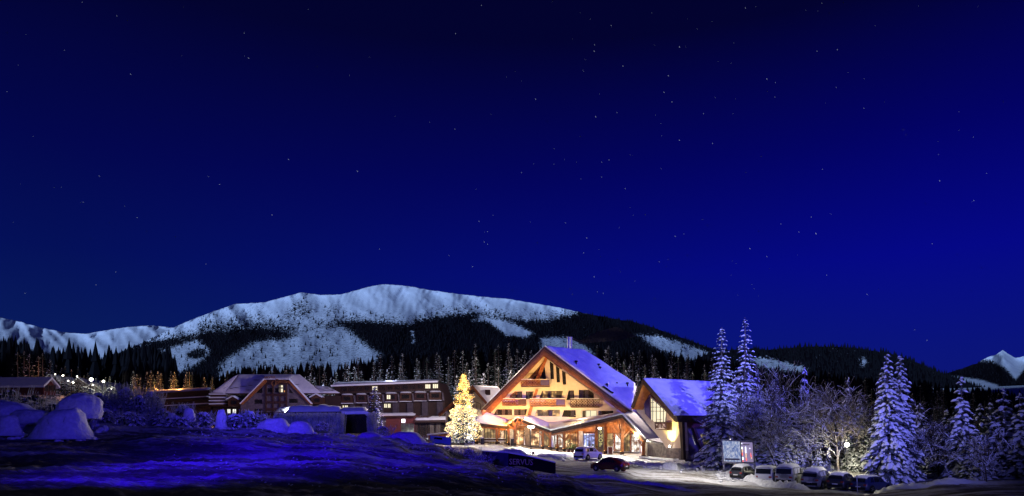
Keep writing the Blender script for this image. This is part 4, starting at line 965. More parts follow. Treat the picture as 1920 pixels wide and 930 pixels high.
def spruce_meshes(name, H, Rm, whorls, nb, npads, seed, snowp=.8, droop=.35, low=.06, full=1.0, pad=.30, fast=False, needle='needles'):
    rr = random.Random(seed); cr = MB(); tk = MB()
    for w in range(whorls):
        f = low+(1-low)*(w+rr.uniform(-.3, .3))/whorls; f = min(max(f, low), .985); z = H*f
        Lb = Rm*(1-f)**.82*rr.uniform(.8, 1.1)+.12
        n = max(3, int(nb*(.55+.45*(1-f)))); a0 = rr.random()*6.28
        for b in range(n):
            if rr.random() < .06: continue
            a = a0+2*math.pi*b/n+rr.uniform(-.25, .25); L_ = Lb*rr.uniform(.62, 1.12); d = Vector((math.cos(a), math.sin(a), 0)); t = Vector((-d.y, d.x, 0))
            z2 = z+rr.uniform(-.22, .22)*H/whorls; dr = droop*rr.uniform(.75, 1.3); pz = lambda u: z2+.2*L_*u-dr*L_*u**1.8*(1.1-f*.5)
            np_ = max(1, int(npads*L_/Rm+.7)); 
            if not fast: beam(cr, d*.02+Vector((0, 0, z)), d*L_*.9+Vector((0, 0, pz(.9))), .05, .05, m=0)
            for i in range(np_):
                u = (i+1)/np_*.96; c = d*L_*u+Vector((0, 0, pz(u)))+t*rr.uniform(-.18, .18)*L_*u
                s = pad*Rm*(.45+.55*(1-f))*rr.uniform(.45, 1.25)*(.62 if i == np_-1 else .85)
                if fast:
                    k = 5; base = []
                    for q in range(k):
                        an = 2*math.pi*q/k+rr.uniform(-.3, .3); r_ = s*rr.uniform(.7, 1.3); base.append(c+d*math.cos(an)*r_*1.3+t*math.sin(an)*r_*.8+Vector((0, 0, -s*rr.uniform(.4, 1.1))))
                    cr.add([c]+base, [(0, 1+q, 1+(q+1) % k) for q in range(k)], 0)
                    if rr.random() < snowp:
                        r2 = [c.lerp(p, .62*full)+Vector((0, 0, s*.16)) for p in base[:4]]; cr.add([c+Vector((0, 0, s*.22))]+r2, [(0, 1, 2), (0, 2, 3), (0, 3, 4)], 1)
                else:
                    leafpad(cr, c, d, s, rr, rr.random() < snowp, full)
                    if L_*u > .9 and i < np_-1:
                        for sg in (-1, 1):
                            c2 = c+t*sg*s*rr.uniform(.8, 1.3)+d*s*.3+Vector((0, 0, -s*.35)); leafpad(cr, c2, d+t*sg*.6, s*.72, rr, rr.random() < snowp*.9, full)
    for q in range(3):
        a = q*2.1; leafpad(cr, Vector((math.cos(a)*.07, math.sin(a)*.07, H*(.97-.012*q))), Vector((math.cos(a), math.sin(a), 0)), .16 if not fast else .25, rr, True, full)
    tube(tk, [Vector((0, 0, -.6)), Vector((0, 0, H*.5)), Vector((0, 0, H*.985))], [H*.017, H*.010, .02], 7)
    return cr.mesh(name, [M[needle], M['snow']]), tk.mesh('trunk', [M['bark']])
def put_tree(kind, meshes, loc, label, group=None, rz=0, sc=1.0, sz=None, cat='tree', trunk=True):
    o = thing(kind, label, cat, loc, group, rz); o.scale = (sc, sc, sz or sc)
    c = bpy.data.objects.new('crown', meshes[0]); COL.objects.link(c); c.parent = o
    if trunk: t = bpy.data.objects.new('trunk', meshes[1]); COL.objects.link(t); t.parent = o
    return o

# the forest behind the hotels
FV = [spruce_meshes('forest_spruce', 22, 3.6+.3*(i % 3), 30, 8, 3.2, 100+i, snowp=(.35, .7, .6, .9, .4, .8)[i], fast=True, pad=.24, full=(.7, 1, .9, 1.1, .8, 1)[i], droop=.5, low=.03) for i in range(6)]
envx = [250, 300, 340, 400, 450, 520, 600, 680, 740, 800, 850, 885, 930, 990, 1020, 1060, 1120, 1180, 1230, 1290, 1340, 1400, 1440, 1500, 1560, 1620, 1700, 1760, 1800, 1860, 1920, 2000]
envy = [688, 684, 690, 694, 682, 676, 672, 664, 658, 655, 648, 634, 636, 638, 648, 652, 640, 645, 648, 655, 664, 672, 682, 684, 690, 696, 702, 712, 718, 722, 728, 730]
fr = random.Random(11); nf = 0
cand = []
for row, (Dm, cnt, dy) in enumerate(((150, 70, 44), (178, 78, 26), (210, 72, 10), (248, 56, 0))):
    for i in range(cnt):
        px = 245+(2010-245)*(i+fr.uniform(.1, .9))/cnt; D = Dm*fr.uniform(.93, 1.07)
        if px < 850 and row < 2: D += 62 if row == 0 else 40
        dy_ = 2 if px < 360 else dy
        ty = np.interp(px, envx, envy)+dy_+abs(fr.gauss(0, 8)); cand.append((px, ty, D, row))
for px, ty, D, row in cand:
    if 385 < px < 820 and D < 195: continue
    if 900 < px < 1320 and D < 135: continue
    b = gp(px, D); top = P(px, ty, D).z; h = top-b.z
    if h < 7: continue
    if h > 30: b.z += h-30; h = 30
    s = h/22; lit_orange = 250 < px < 352
    dark = px > 1400
    v = fr.choice((0, 4, 2)) if (dark or (350 < px < 470)) else fr.choice((0, 1, 2, 3, 5))
    lab = ('orange-lit snowy spruce behind the left end of the dark hotel' if lit_orange else
           'dark spruce of the forest '+('behind the bare trees' if px < 1560 else 'behind the birch and lamp' if px < 1640 else 'directly behind the twin spruces' if px < 1720 else 'in the gap right of the twin spruces' if px < 1800 else 'above the edge spruces at far right') if dark else
           ('front-row frosted spruce ' if row < 2 else 'back-row frosted spruce ')+('behind the mansard roof of the dark hotel' if px < 600 else 'above the left half of the flat-roofed hotel wing' if px < 720 else 'above the right half of the flat-roofed hotel wing' if px < 835 else 'behind the glowing fir' if px < 905 else 'left of the chalet gable peak' if px < 1020 else 'behind the blue-lit chalet roof' if px < 1195 else 'above the right chalet wing roof'))
    put_tree('spruce_tree', FV[v], (b.x, b.y, b.z-.3), lab, 'orange-lit spruces' if lit_orange else ('spruces under the right ridge' if dark else ('front spruces of the forest behind the hotels' if row < 2 else 'back spruces of the forest behind the hotels')), fr.random()*6.28, s*fr.uniform(.85, 1.1), s); nf += 1

# forest floor: masses of far spruces between
def fill_forest():
    mb = MB(); rr = random.Random(17)
    for i in range(1500):
        px = rr.uniform(230, 2100); D = rr.uniform(255, 420); b = gp(px, D); ty = np.interp(px, envx, envy)+rr.uniform(2, 26); h = min(P(px, ty, D).z-b.z, 26)
        if h < 5: continue
        base = b; n = 6
        for k in range(4):
            z0 = base.z+h*(.08+.22*k); z1 = z0+h*.36; r_ = h*.16*(1-k*.2)*rr.uniform(.8, 1.2); a0 = rr.random()
            if k == 3: z1 = base.z+h
            mb.add([(base.x, base.y, z1)]+[(base.x+r_*rr.uniform(.7, 1.2)*math.cos(a0+2*math.pi*q/n), base.y+r_*math.sin(a0+2*math.pi*q/n), z0-rr.random()*h*.04) for q in range(n)], [(0, q+1, (q+1) % n+1) for q in range(n)])
    for i in range(1100):
        px = rr.uniform(-200, 330); D = rr.uniform(360, 950)
        if 80 < px < 240 and D < 520: continue
        b = gp(px, D); h = rr.uniform(16, 28)+(12 if D > 500 else 0)
        for k in range(3):
            z0 = b.z+h*.28*k; r_ = h*.17*(1-k*.25); n = 6; a0 = rr.random()
            mb.add([(b.x, b.y, b.z+h*(.5+.25*k))]+[(b.x+r_*math.cos(a0+2*math.pi*q/n), b.y+r_*math.sin(a0+2*math.pi*q/n), z0) for q in range(n)], [(0, q+1, (q+1) % n+1) for q in range(n)])
    mb.build('forest', M['spruce_far'], kind='stuff', label='dense mass of dark spruces filling the forest behind')
fill_forest()

# big snow-laden spruces on the right
T1 = spruce_meshes('tall_spruce', 17, 3.2, 36, 9, 7, 1, snowp=.85, droop=.5, pad=.15, needle='needles_frosted', full=1.15)
T2 = spruce_meshes('tall_spruce', 17, 2.9, 35, 9, 7, 2, snowp=.85, droop=.5, pad=.155, needle='needles_frosted', full=1.15)
T3 = spruce_meshes('full_spruce', 12, 2.8, 27, 10, 7, 3, snowp=.85, droop=.75, pad=.20, needle='needles_frosted', full=1.2)
T4 = spruce_meshes('heavy_spruce', 10, 2.0, 17, 7, 4.5, 4, snowp=.95, droop=1.0, pad=.32, full=1.3, needle='needles_frosted')
T5 = spruce_meshes('small_spruce', 6, 1.7, 13, 8, 4, 5, snowp=.95, droop=.95, pad=.31, full=1.25)
def near(px, D, topy, meshes, H, label, group='snow-laden spruces around the car park', rz=0, w=1.0, cat='spruce'):
    b = gp(px, D); h = P(px, topy, D).z-b.z; s = h/H
    return put_tree('spruce_tree', meshes, (b.x, b.y, b.z-.1), label, group, rz, s*w, s, cat)
near(1353, 76, 608, T1, 17, 'tall blue-lit spruce just left of the tallest one, right of the chalet wing', rz=.4)
near(1397, 81, 590, T2, 17, 'tallest blue-lit spruce, with its crown high above all other trees', rz=2)
near(1663, 64, 657, T3, 12, 'left leader of the twin blue-lit spruces right of the glowing lamp', rz=1, w=.86)
near(1688, 65.5, 661, T3, 12, 'right leader of the twin blue-lit spruces right of the glowing lamp', rz=3.6, w=.86)
near(1803, 62, 700, T4, 10, 'narrow heavily snow-laden spruce standing alone right of the twin spruces', rz=0, w=.95)
near(1881, 62, 722, T4, 10, 'broad snow-laden spruce near the right edge of the frame', rz=2.2, w=1.1)
near(1912, 60, 731, T4, 10, 'snow-laden spruce at the very right edge of the frame', rz=4.1, w=1.1)
near(1838, 66, 752, T5, 6, 'small snowy spruce between the lone spruce and the edge group', rz=1, w=.9)
near(1857, 67, 750, T5, 6, 'small pointed spruce directly left of the broad edge spruce', rz=3, w=.8)
near(1509, 88, 683, T4, 10, 'slim snow-laden spruce rising behind the middle of the bare trees', rz=1.2, w=.62)
near(1591, 90, 702, T4, 10, 'slim snow-laden spruce rising behind the glowing lamp', rz=5, w=.6)
near(1344, 88, 690, T2, 17, 'dimmer spruce standing behind the tall left spruce', rz=3, w=.8)
near(1420, 90, 690, T2, 17, 'dark spruce crowded behind the tallest spruce', rz=5, w=.8)
near(1455, 92, 694, T2, 17, 'dark spruce behind the bare trees above the white van', rz=5.5, w=.75)
for i, (px, D, ty, w, lab) in enumerate(((1448, 74, 792, 1.2, 'low snow-covered spruce right behind the information board'), (1478, 75, 800, 1.1, 'low snow-covered spruce above the white van roof'), (1425, 76, 778, 1.2, 'bushy low spruce at the right edge of the information board'), (1533, 74, 822, .8, 'small snow-hooded spruce left of the birch trunk'),
        (1553, 73, 848, 1.2, 'snow-hooded little spruce at the foot of the birch'), (1602, 72, 838, 1.2, 'lamp-lit young spruce right below the glowing lamp'), (1620, 73, 800, 1.15, 'lamp-lit bushy spruce beside the twin spruces'), (1640, 72, 812, 1.1, 'lamp-lit spruce touching the twin spruces'), (1590, 74, 812, .9, 'lamp-lit spruce behind the glowing lamp'),
        (1500, 77, 790, 1.1, 'shadowed low spruce between the snowy vans'), (1700, 68, 800, 1.2, 'dark low spruce right of the twin spruces'), (1770, 66, 800, 1.2, 'dim low spruce left of the lone spruce'), (1830, 60, 800, 1.3, 'dim low spruce below the small pointed ones'), (1740, 72, 790, 1.2, 'dim low spruce in the dark gap'))):
    near(px, D, ty, T5, 6, lab, 'low snowy spruces', i*1.3, w)
for i, (px, D, ty, w, lab) in enumerate(((1466, 84, 742, .9, 'frosted spruce between the tallest spruce and the first bare tree'), (1535, 86, 738, .9, 'frosted spruce behind the birch on its left'), (1568, 88, 752, .9, 'frosted spruce directly behind the birch trunk'), (1612, 86, 744, .9, 'frosted spruce behind and right of the glowing lamp'), (1488, 82, 770, 1.1, 'broad frosted spruce low behind the leaning bare tree'), (1724, 76, 752, .9, 'faint spruce right behind the twin spruces'), (1775, 74, 764, .9, 'faint spruce just left of the lone spruce'))):
    near(px, D, ty, T5, 6, lab, 'frosted mid-distance spruces', i*2.1+.5, w)

# bare snow-laden broadleaf trees
def bare(name, label, base, H, seed, lean=(0, 0), spread=.6, trunk_r=.16, depth=4, kids=4, bark='branch_snow', fork=.18, rmin=.028, group=None, up=.35):
    rr = random.Random(seed); tr = MB(); br = MB(); tr.sm = br.sm = True
    root = thing(name, label, 'bare tree', base, group)
    def grow(p, d, L_, r, k, mb):
        pts = [p]; rad = [r]; n = 4 if k < 3 else 3; q = p; dd = d.copy()
        for i in range(n):
            dd = (dd+Vector((rr.uniform(-.16, .16), rr.uniform(-.16, .16), rr.uniform(-.05, .12)*up*2-(.10 if k > 1 and i > 1 else 0)))).normalized()
            q = q+dd*L_/n; pts.append(q); rad.append(max(rmin, r*(1-.62*(i+1)/n)))
        tube(mb, pts, rad, 6 if k == 0 else (4 if k < 3 else 3), cap=False)
        if k >= depth or L_ < .35: return
        m = kids+(3 if k == 0 else 0)-(1 if k >= 2 else 0)
        for j in range(m):
            t = rr.uniform(fork if k == 0 else .12, 1.0); i = min(n-1, int(t*n)); s = pts[i].lerp(pts[i+1], t*n-i) if t < 1 else pts[-1]
            a = rr.random()*6.28; side = dd.cross(Vector((math.cos(a), math.sin(a), .1))).normalized()
            nd = (d*(1-spread)+side*spread*rr.uniform(.6, 1.25)+Vector((0, 0, up*rr.random()))).normalized()
            grow(s, nd, L_*rr.uniform(.5, .85), max(rmin, rad[i]*.6), k+1, br)
    b = Vector(base)
    grow(b-Vector((0, 0, .2)), Vector((lean[0], lean[1], 1)).normalized(), H*.55, trunk_r, 0, tr)
    tr.build('trunk', M[bark], root); br.build('branches', M['branch_snow'], root); return root
bare('birch_tree', 'yellowish-barked bare tree with a snowy fan of branches directly left of the glowing lamp', gp(1573, 70.5), 8.6, 5, lean=(-.12, 0), trunk_r=.15, spread=.58, bark='birch', fork=.25, kids=6, up=.25)
bare('bare_tree', 'bare tree whose long snowy boughs arch left toward the tallest spruce', gp(1440, 77), 9.3, 8, lean=(-.12, 0), spread=.55, kids=5)
bare('bare_tree', 'leaning bare tree with snowy boughs behind the white van', gp(1497, 78), 9, 21, lean=(-.35, 0), spread=.5, kids=4)
bare('bare_tree', 'bare tree spreading right between the glowing lamp and the twin spruces', gp(1622, 78), 8.5, 41, lean=(.05, 0), spread=.65, kids=5)
bare('bare_tree', 'bare tree behind the birch, left of the glowing lamp', gp(1556, 82), 9, 47, lean=(-.2, 0), spread=.6, kids=4)
bare('bare_tree', 'low multi-stemmed bare shrub tree with bent snowy twigs above the white van', gp(1462, 72), 7.5, 55, lean=(-.3, 0), spread=.7, kids=4, trunk_r=.1)
bare('bare_tree', 'blue-lit bare tree in the dark gap right of the twin spruces', gp(1760, 64), 6.5, 61, spread=.7, kids=5, trunk_r=.09)
bare('bare_tree', 'dim bare tree low at the right, below the lone spruce', gp(1722, 70), 7, 67, spread=.65, kids=4, trunk_r=.09)
bare('bare_tree', 'dim bare tree in front of the edge spruces', gp(1850, 56), 5.5, 71, spread=.7, kids=4, trunk_r=.08)

# spruce before the dark hotel
SP = spruce_meshes('hotel_spruce', 9, 1.5, 30, 9, 3, 9, snowp=.75, droop=.4, pad=.26)
near(703, 118, 722, SP, 9, 'pale snowy spruce standing alone before the dark left hotel', group=None, w=1.35)

# ---------------------------------------------------------------- the glowing fir
XB = gp(869, 101.5); xt = P(869, 702, 101.5).z; XH = xt-XB.z
X = spruce_meshes('glowing_fir', 9, 2.6, 24, 9, 5.5, 77, snowp=.6, droop=.3, pad=.15, full=.7, needle='needles_frosted')
xo = thing('christmas_tree', 'tall fir wound with dense glowing golden and white light strings before the chalet', 'christmas tree', XB)
s_ = XH/9
for nm, me in zip(('crown', 'trunk'), X):
    o = bpy.data.objects.new(nm, me); COL.objects.link(o); o.parent = xo; o.scale = (s_, s_, s_)
rr = random.Random(8); g1 = MB(); g2 = MB(); cord = MB()
def oct_(mb, p, r):
    mb.add([p+Vector((r, 0, 0)), p+Vector((-r, 0, 0)), p+Vector((0, r, 0)), p+Vector((0, -r, 0)), p+Vector((0, 0, r)), p+Vector((0, 0, -r))], [(0, 2, 4), (2, 1, 4), (1, 3, 4), (3, 0, 4), (2, 0, 5), (1, 2, 5), (3, 1, 5), (0, 3, 5)])
def prof(f): return 2.5*s_*(1-f)**.95*(1+.16*math.sin(f*31)+.1*math.sin(f*67))+.12
for q in range(150):
    f = rr.uniform(.44, .985); a = rr.random()*6.28; r_ = prof(f)*rr.uniform(.35, 1.0); c0 = XB+Vector((math.cos(a)*r_, math.sin(a)*r_, f*XH))
    for i in range(rr.choice((3, 5, 9, 15))):
        oct_(g1, c0+Vector((rr.gauss(0, .2), rr.gauss(0, .2), rr.gauss(0, .16))), rr.uniform(.025, .06))
for sn in range(22):      # draped strings of the lower half
    f0 = .14+.42*sn/22; a0 = rr.random()*6.28; pts = []
    for k in range(46):
        a = a0+k*.1; f = f0+.035*math.sin(k*.55+sn)+.02*math.sin(k*.21+sn*2); r_ = prof(f)*(1.0+.06*math.sin(k*1.3))
        p = XB+Vector((math.cos(a)*r_, math.sin(a)*r_, f*XH)); pts.append(p); oct_(g2, p, .04)
    tube(cord, pts, .012, 3, cap=False)
for i in range(700):
    f = rr.uniform(.08, .56); a = rr.random()*6.28; r_ = prof(f)*rr.uniform(.5, 1.05); oct_(g2, XB+Vector((math.cos(a)*r_, math.sin(a)*r_, f*XH)), .035)
g1.build('light_string', M['bulb'], xo, kind='stuff'); g2.build('light_string', M['bulb_white'], xo, kind='stuff'); cord.build('string_cord', M['iron'], xo)
for f, e, c in ((.93, 30, (1, .60, .18)), (.82, 60, (1, .60, .18)), (.70, 90, (1, .60, .20)), (.56, 110, (1, .64, .24)), (.42, 140, (1, .74, .36)), (.28, 150, (1, .80, .45)), (.15, 120, (1, .84, .55))):
    for sg in (-1, 1):
        lamp('POINT', 'tree_light', XB+Vector((sg*prof(f)*.6, -prof(f)*.75, f*XH)), c, e*2.2, size=.25)

# ================================================================ dark hotel on the left
def zr7(*a): return [(240+a[i]/5.167, 660+a[i+1]/5.167) for i in range(0, len(a), 2)]
def zr5(*a): return [(420+a[i]/7.75, 680+a[i+1]/7.75) for i in range(0, len(a), 2)]
def zr6(*a): return [(560+a[i]/3.873, 660+a[i+1]/3.873) for i in range(0, len(a), 2)]
def zr8(*a): return [(270+a[i]/12.4, 715+a[i+1]/12.4) for i in range(0, len(a), 2)]
H1 = VP((395, 176), (640, 173)); H2 = VP((610, 176), (835, 170)); H3 = VP((270, 190), (400, 178))
dh = thing('mountain_hotel', 'long dark timber hotel with snowy mansard roof and truncated gable on the left', 'hotel', gp(520, 175))
rt = thing('hotel_wing', 'long right wing of the dark hotel with flat snow-edged roof and few lit windows', 'hotel wing', gp(720, 173))
lt = thing('hotel_wing', 'low left wing of the dark hotel with lamp-lit eaves, behind snowy bushes', 'hotel wing', gp(330, 183))
def rect(x0, y0, x1, y1): return [(x0, y0), (x1, y0), (x1, y1), (x0, y1)]
def win_flat(root, pl, poly, style, off=.06, bars=(), frame='wood_black', hb=()):
    return window(root, pl, poly, .12, style, bars, hb, frame, .12, gl=(style == 'dark'), off=off)
# main block
mat('pier_dark', (.07, .055, .07), .85, nz=((.05, .04, .05), 1.5))
mb = MB(); slab(mb, H1, [(400, 742), (640, 742), (640, 802), (400, 802)], -1.0, 9); mb.build('wall', M['wood_black'], dh)
def roofsnow(root, pl, poly, off, th, m='snow_roof', nm='roof'):
    mb = MB(); slab(mb, pl, poly, off, th); return mb.build(nm, M[m], root)
# mansard: sloping planes leaning back
def lean_roof(root, pl, poly, off0, lean, ytop, ybot, th=.35, seed=1, nu=26, nv=10):
    """four-cornered (tl,tr,br,bl) snowy slope, upper edge set back"""
    tl, tr_, br_, bl_ = poly
    q = [pl.pt(*tl, off0-lean), pl.pt(*tr_, off0-lean), pl.pt(*br_, off0), pl.pt(*bl_, off0)]
    mb = MB(); slab3(mb, q, (0, 0, -.3)); o = mb.build('roof', M['wood_dark'], root)
    mb = MB(); u_ = Vector((0, 0, .01)); pillow(mb, q[0]+u_, q[1]+u_, q[2]+u_, q[3]+u_, nu, nv, th, .12, seed=seed); mb.sm = True; mb.build('snow_cover', M['snow_roof'], o)
    # bare streaks where snow slid off
    rr = random.Random(seed); mb = MB(); nr_ = (q[1]-q[0]).cross(q[3]-q[0]).normalized(); nr_ = nr_ if nr_.z > 0 else -nr_
    for i in range(9):
        u, v = rr.uniform(.05, .95), rr.uniform(.35, .9); p = q[0].lerp(q[1], u).lerp(q[3].lerp(q[2], u), v)+nr_*(th+.10); w = rr.uniform(.4, 1.3)
        d1 = (q[1]-q[0]).normalized()*w; d2 = (q[3]-q[0]).normalized()*.12
        mb.add([p-d1-d2*.4, p-d1*.2-d2, p+d1-d2*.5, p+d1*.8+d2*.4, p+d1*.1+d2, p-d1*.7+d2*.3], [(0, 1, 2, 3, 4, 5)])
    mb.build('bare_patch', M['wood_dark'], o, kind='stuff')
    return o
lean_roof(dh, H1, [(447, 702), (562, 702), (604, 737), (418, 737.5)], .3, 5, 702, 737, seed=3)
lean_roof(dh, H1, [(441, 705), (447, 702), (421, 737), (395, 736)], .2, 3, 702, 737, seed=4, nu=6)
lean_roof(dh, H1, [(590, 724), (618, 727), (638, 737), (604, 737)], .2, 3, 702, 737, seed=5, nu=8)
gpoly = zr5(240,600, 590,245, 955,245, 1280,600, 1280,720, 240,720)
GW = [zr5(632,370, 715,370, 715,432, 632,432), zr5(444,535, 556,535, 556,598, 444,598), zr5(945,525, 1070,525, 1070,585, 945,585), zr5(500,400, 560,360, 560,440, 470,440), zr5(948,370, 1010,440, 948,440), zr5(440,670, 550,670, 550,705, 440,705), zr5(1075,650, 1160,650, 1160,690, 1075,690), zr5(740,370, 790,370, 790,432, 740,432)]
LWN = [zr5(799,326, 858,326, 858,362, 799,362), zr5(799,374, 858,374, 858,430, 799,430)]
mb = MB(); slab(mb, H1, gpoly, 2.2, .3, GW+LWN); mb.build('gable_wall', M['plaster_grey'], dh)
for g in GW: window(dh, H1, g, .15, 'dark', [sum(a for a, b in g)/len(g)], (), 'wood_black', .1, off=2.2)
for g in LWN: window(dh, H1, g, .12, 'lit_cream', [sum(a for a, b in g)/len(g)], (), 'wood_black', .1, gl=False, off=2.2)
q = zr5(868,400, 888,400, 888,432, 868,432); window(dh, H1, q, .1, 'lit_orange', (), (), 'wood_black', .1, gl=False, off=2.45)
# timber bay in the middle of the gable
mb = MB()
x0, x1 = 497.5, 536.5
slab(mb, H1, [(x0, 712), (x1+6, 712), (x1+3, 721), (x0-2, 721)], 2.5, .25)
for y in (738, 752, 765): slab(mb, H1, [(x0, y), (x1, y), (x1, y+4.2), (x0, y+4.2)], 3.0, .7)
mb.build('balcony', M['panel_dark'], dh)
for x in (x0+1, 511.5, 524.5, x1): mb = MB(); slab(mb, H1, [(x-.8, 720), (x+.8, 720), (x+.8, 772), (x-.8, 772)], 2.7, .3); mb.build('timber', M['wood_dark'], dh)
for (a_, b_) in (((496.5, 711.3), (451, 757.5)), ((543, 711.3), (584.8, 757.5))):
    mb = MB(); sg = 1 if a_[0] < 520 else -1; slab(mb, H1, [a_, b_, (b_[0]+3.5*sg, b_[1]+1.5), (a_[0]+3.5*sg, a_[1]+4.5)], 2.9, .4); mb.build('barge_board', M['wood'], dh)
    mb = MB(); beam(mb, H1.pt(a_[0], a_[1]-.5, 2.6), H1.pt(b_[0], b_[1]-.5, 2.6), 1.0, .18); mb.build('snow_strip', M['snow'], dh)
mb = MB(); beam(mb, H1.pt(496, 711, 2.5), H1.pt(543.5, 711, 2.5), 1.1, .2); mb.build('snow_strip', M['snow'], dh)
q = [H1.pt(497, 711, 2.3), H1.pt(542, 711, 2.3), H1.pt(556, 703, -3), H1.pt(486, 703, -3)]
mb = MB(); pillow(mb, q[3], q[2], q[1], q[0], 14, 6, .25, .05); mb.sm = True; mb.build('snow_cover', M['snow_roof'], dh)
# dormers
for (xa, xb, yt) in ((427.5, 449, 743), (583, 605, 739)):
    mb = MB(); xm = (xa+xb)/2; slab(mb, H1, [(xa, yt+6), (xm, yt), (xb, yt+6), (xb, yt+19), (xa, yt+19)], 1.6, 1.8); d_ = mb.build('dormer', M['wood_dark'], dh)
    mb = MB(); beam(mb, H1.pt(xa-1, yt+6, .9), H1.pt(xm, yt-.6, .9), 1.8, .22); beam(mb, H1.pt(xm, yt-.6, .9), H1.pt(xb+1, yt+6, .9), 1.8, .22); mb.build('snow_strip', M['snow'], d_)
    window(dh, H1, rect(xm-5, yt+8, xm+5, yt+15), .1, 'dark', (xm,), off=1.75)
for r_ in (rect(426, 767, 432.5, 775), rect(436, 767, 443, 775)): win_flat(dh, H1, r_, 'lit_cool', -.85, ((r_[0][0]+r_[1][0])/2,))
# stacked snowy ledges at the joint
for i, y in enumerate((740, 746.5, 752.5, 758.5)):
    mb = MB(); slab(mb, H1, rect(394, y, 424, y+3.2), .6, 1.4); l_ = mb.build('balcony', M['wood_dark'], dh)
    mb = MB(); beam(mb, H1.pt(394, y-1, -.1), H1.pt(424, y-1-i*.3, -.1), 1.4, .3); mb.build('snow_strip', M['snow'], l_)
# right wing
mb = MB(); slab(mb, H2, [(628, 724), (822, 717), (834, 752), (834, 784), (628, 784)], -.2, 8); mb.build('wall', M['wood_black'], rt)
q = [H2.pt(621, 723.5, 1.2), H2.pt(821, 715.5, 1.2), H2.pt(824, 713.5, -8), H2.pt(628, 718.0, -8)]
mb = MB(); slab3(mb, q, (0, 0, -.35)); o = mb.build('roof', M['wood_dark'], rt); mb = MB(); pillow(mb, q[3], q[2], q[1], q[0], 40, 6, .35, .15); mb.sm = True; mb.build('snow_cover', M['snow_roof'], o)
mb = MB(); beam(mb, q[0]+Vector((0, -.05, 0)), q[1]+Vector((0, -.05, 0)), .4, .4); mb.build('snow_strip', M['snow'], o)
for x in np.arange(641, 820, 14.2):
    t = (x-628)/194; y0 = 726.5-7*t
    r_ = rect(x, y0, x+10, y0+8.2)
    st = 'lit_cream' if (684 < x < 705 or 792 < x < 812) else 'dark'
    win_flat(rt, H2, r_, st, -.02, (x+3.3, x+6.7), frame='panel_dark')
mb = MB(); slab(mb, H2, [(628, 734.5), (825, 727.5), (826, 732.5), (628, 738.5)], 1.0, 1.1); mb.build('balcony', M['wood_black'], rt)
mb = MB(); beam(mb, H2.pt(628, 738.2, .5), H2.pt(826, 732, .5), 1.0, .12); mb.build('snow_strip', M['snow'], rt)
dx = [(640, 662), (668, 688), (693, 715.5), (722.5, 745), (749.5, 772), (777, 800), (805, 828)]
for i, (xa, xb) in enumerate(dx):
    t = i/6; y0 = 740.5-5.5*t; y1 = y0+15.5
    mb = MB(); slab(mb, H2, [(xa+1, y0), (xb-1.5, y0), (xb, y1), (xa, y1)], 1.3, 1.4); d_ = mb.build('dormer', M['panel_dark'] if i % 2 else M['wood_dark'], rt)
    mb = MB(); pillow(mb, H2.pt(xa+.5, y0-1.2, .1), H2.pt(xb-1, y0-1.2, .1), H2.pt(xb-.5, y0, 1.6), H2.pt(xa, y0, 1.6), 8, 4, .28, .05); mb.sm = True; mb.build('snow_cover', M['snow'], d_)
    lit = (i == 3)
    if lit: window(rt, H2, rect(725, 740.5, 732.3, 748.5), .1, 'lit_cream', (728.6,), (), 'wood_black', .12, gl=False, off=1.42)
    window(rt, H2, rect(xa+(11 if lit else 4), y0+3, xb-5, y0+10.5), .1, 'dark', ((xa+xb)/2,), off=1.42)
    mb = MB(); slab(mb, H2, [(xb+.5, y0+1), (xb+2, y0+1), (xb+4.2, y1+1), (xb+2.2, y1+1)], 1.5, .8); mb.build('divider', M['plaster_grey'], rt)
    mb = MB(); beam(mb, H2.pt(xa, y1+.2, 1.3), H2.pt(xb, y1+.2, 1.3), .5, .12); mb.build('snow_strip', M['snow'], rt)
    mb = MB(); slab(mb, H2, rect(xb-9 if i > 0 else xb-6, y1+2.5, xb+2, 783), .5, .6); mb.build('pier', M['pier_dark'], rt)
for r_ in (rect(639.3, 760, 645.2, 768.4), rect(646.3, 760, 652.4, 768.4), rect(720, 757, 725.6, 764.6), rect(726.8, 757, 732.5, 764.6)): win_flat(rt, H2, r_, 'lit_cream', .3, ((r_[0][0]+r_[1][0])/2,))
win_flat(rt, H2, rect(617, 761, 625.5, 769), 'shop_dim', .3, (621,)); win_flat(rt, H2, rect(764, 757, 772, 776), 'dark', .2, (768,)); win_flat(rt, H2, rect(790, 756, 797, 776), 'dark', .2, (793,)); win_flat(rt, H2, rect(690, 760, 697, 774), 'dark', .2, (693,))
# annex
an = thing('annex_building', 'low dark red annex with a lit glazed corner below the dark hotel', 'annex', gp(752, 160))
HA = VP((640, 162), (840, 156))
AW = rect(751, 794, 776.2, 817.5)
mb = MB(); slab(mb, HA, [(724, 780), (777, 779), (777, 821), (724, 821)], 0, 5, [AW]); mb.build('wall', M['red_wall'], an)
window(an, HA, AW, .3, 'annex_glow', (757.5, 767), ((751, 776, 805),), 'metal', .12, gl=True)
mb = MB(); slab(mb, HA, rect(753, 785.8, 759.2, 792.4), .15, .12); mb.build('sign_light', M['led_white'], an)
mb = MB(); slab(mb, HA, [(632, 781), (724, 781), (724, 821), (632, 821)], -.6, 5); mb.build('wall', M['plaster_grey'], an)
mb = MB(); slab(mb, HA, [(777, 781), (803, 779), (803, 821), (777, 821)], -.8, 5); mb.build('wall', M['wood_black'], an)
q = [HA.pt(628, 780.5, .9), HA.pt(778, 778.8, .9), HA.pt(780, 775, -6), HA.pt(632, 776.5, -6)]
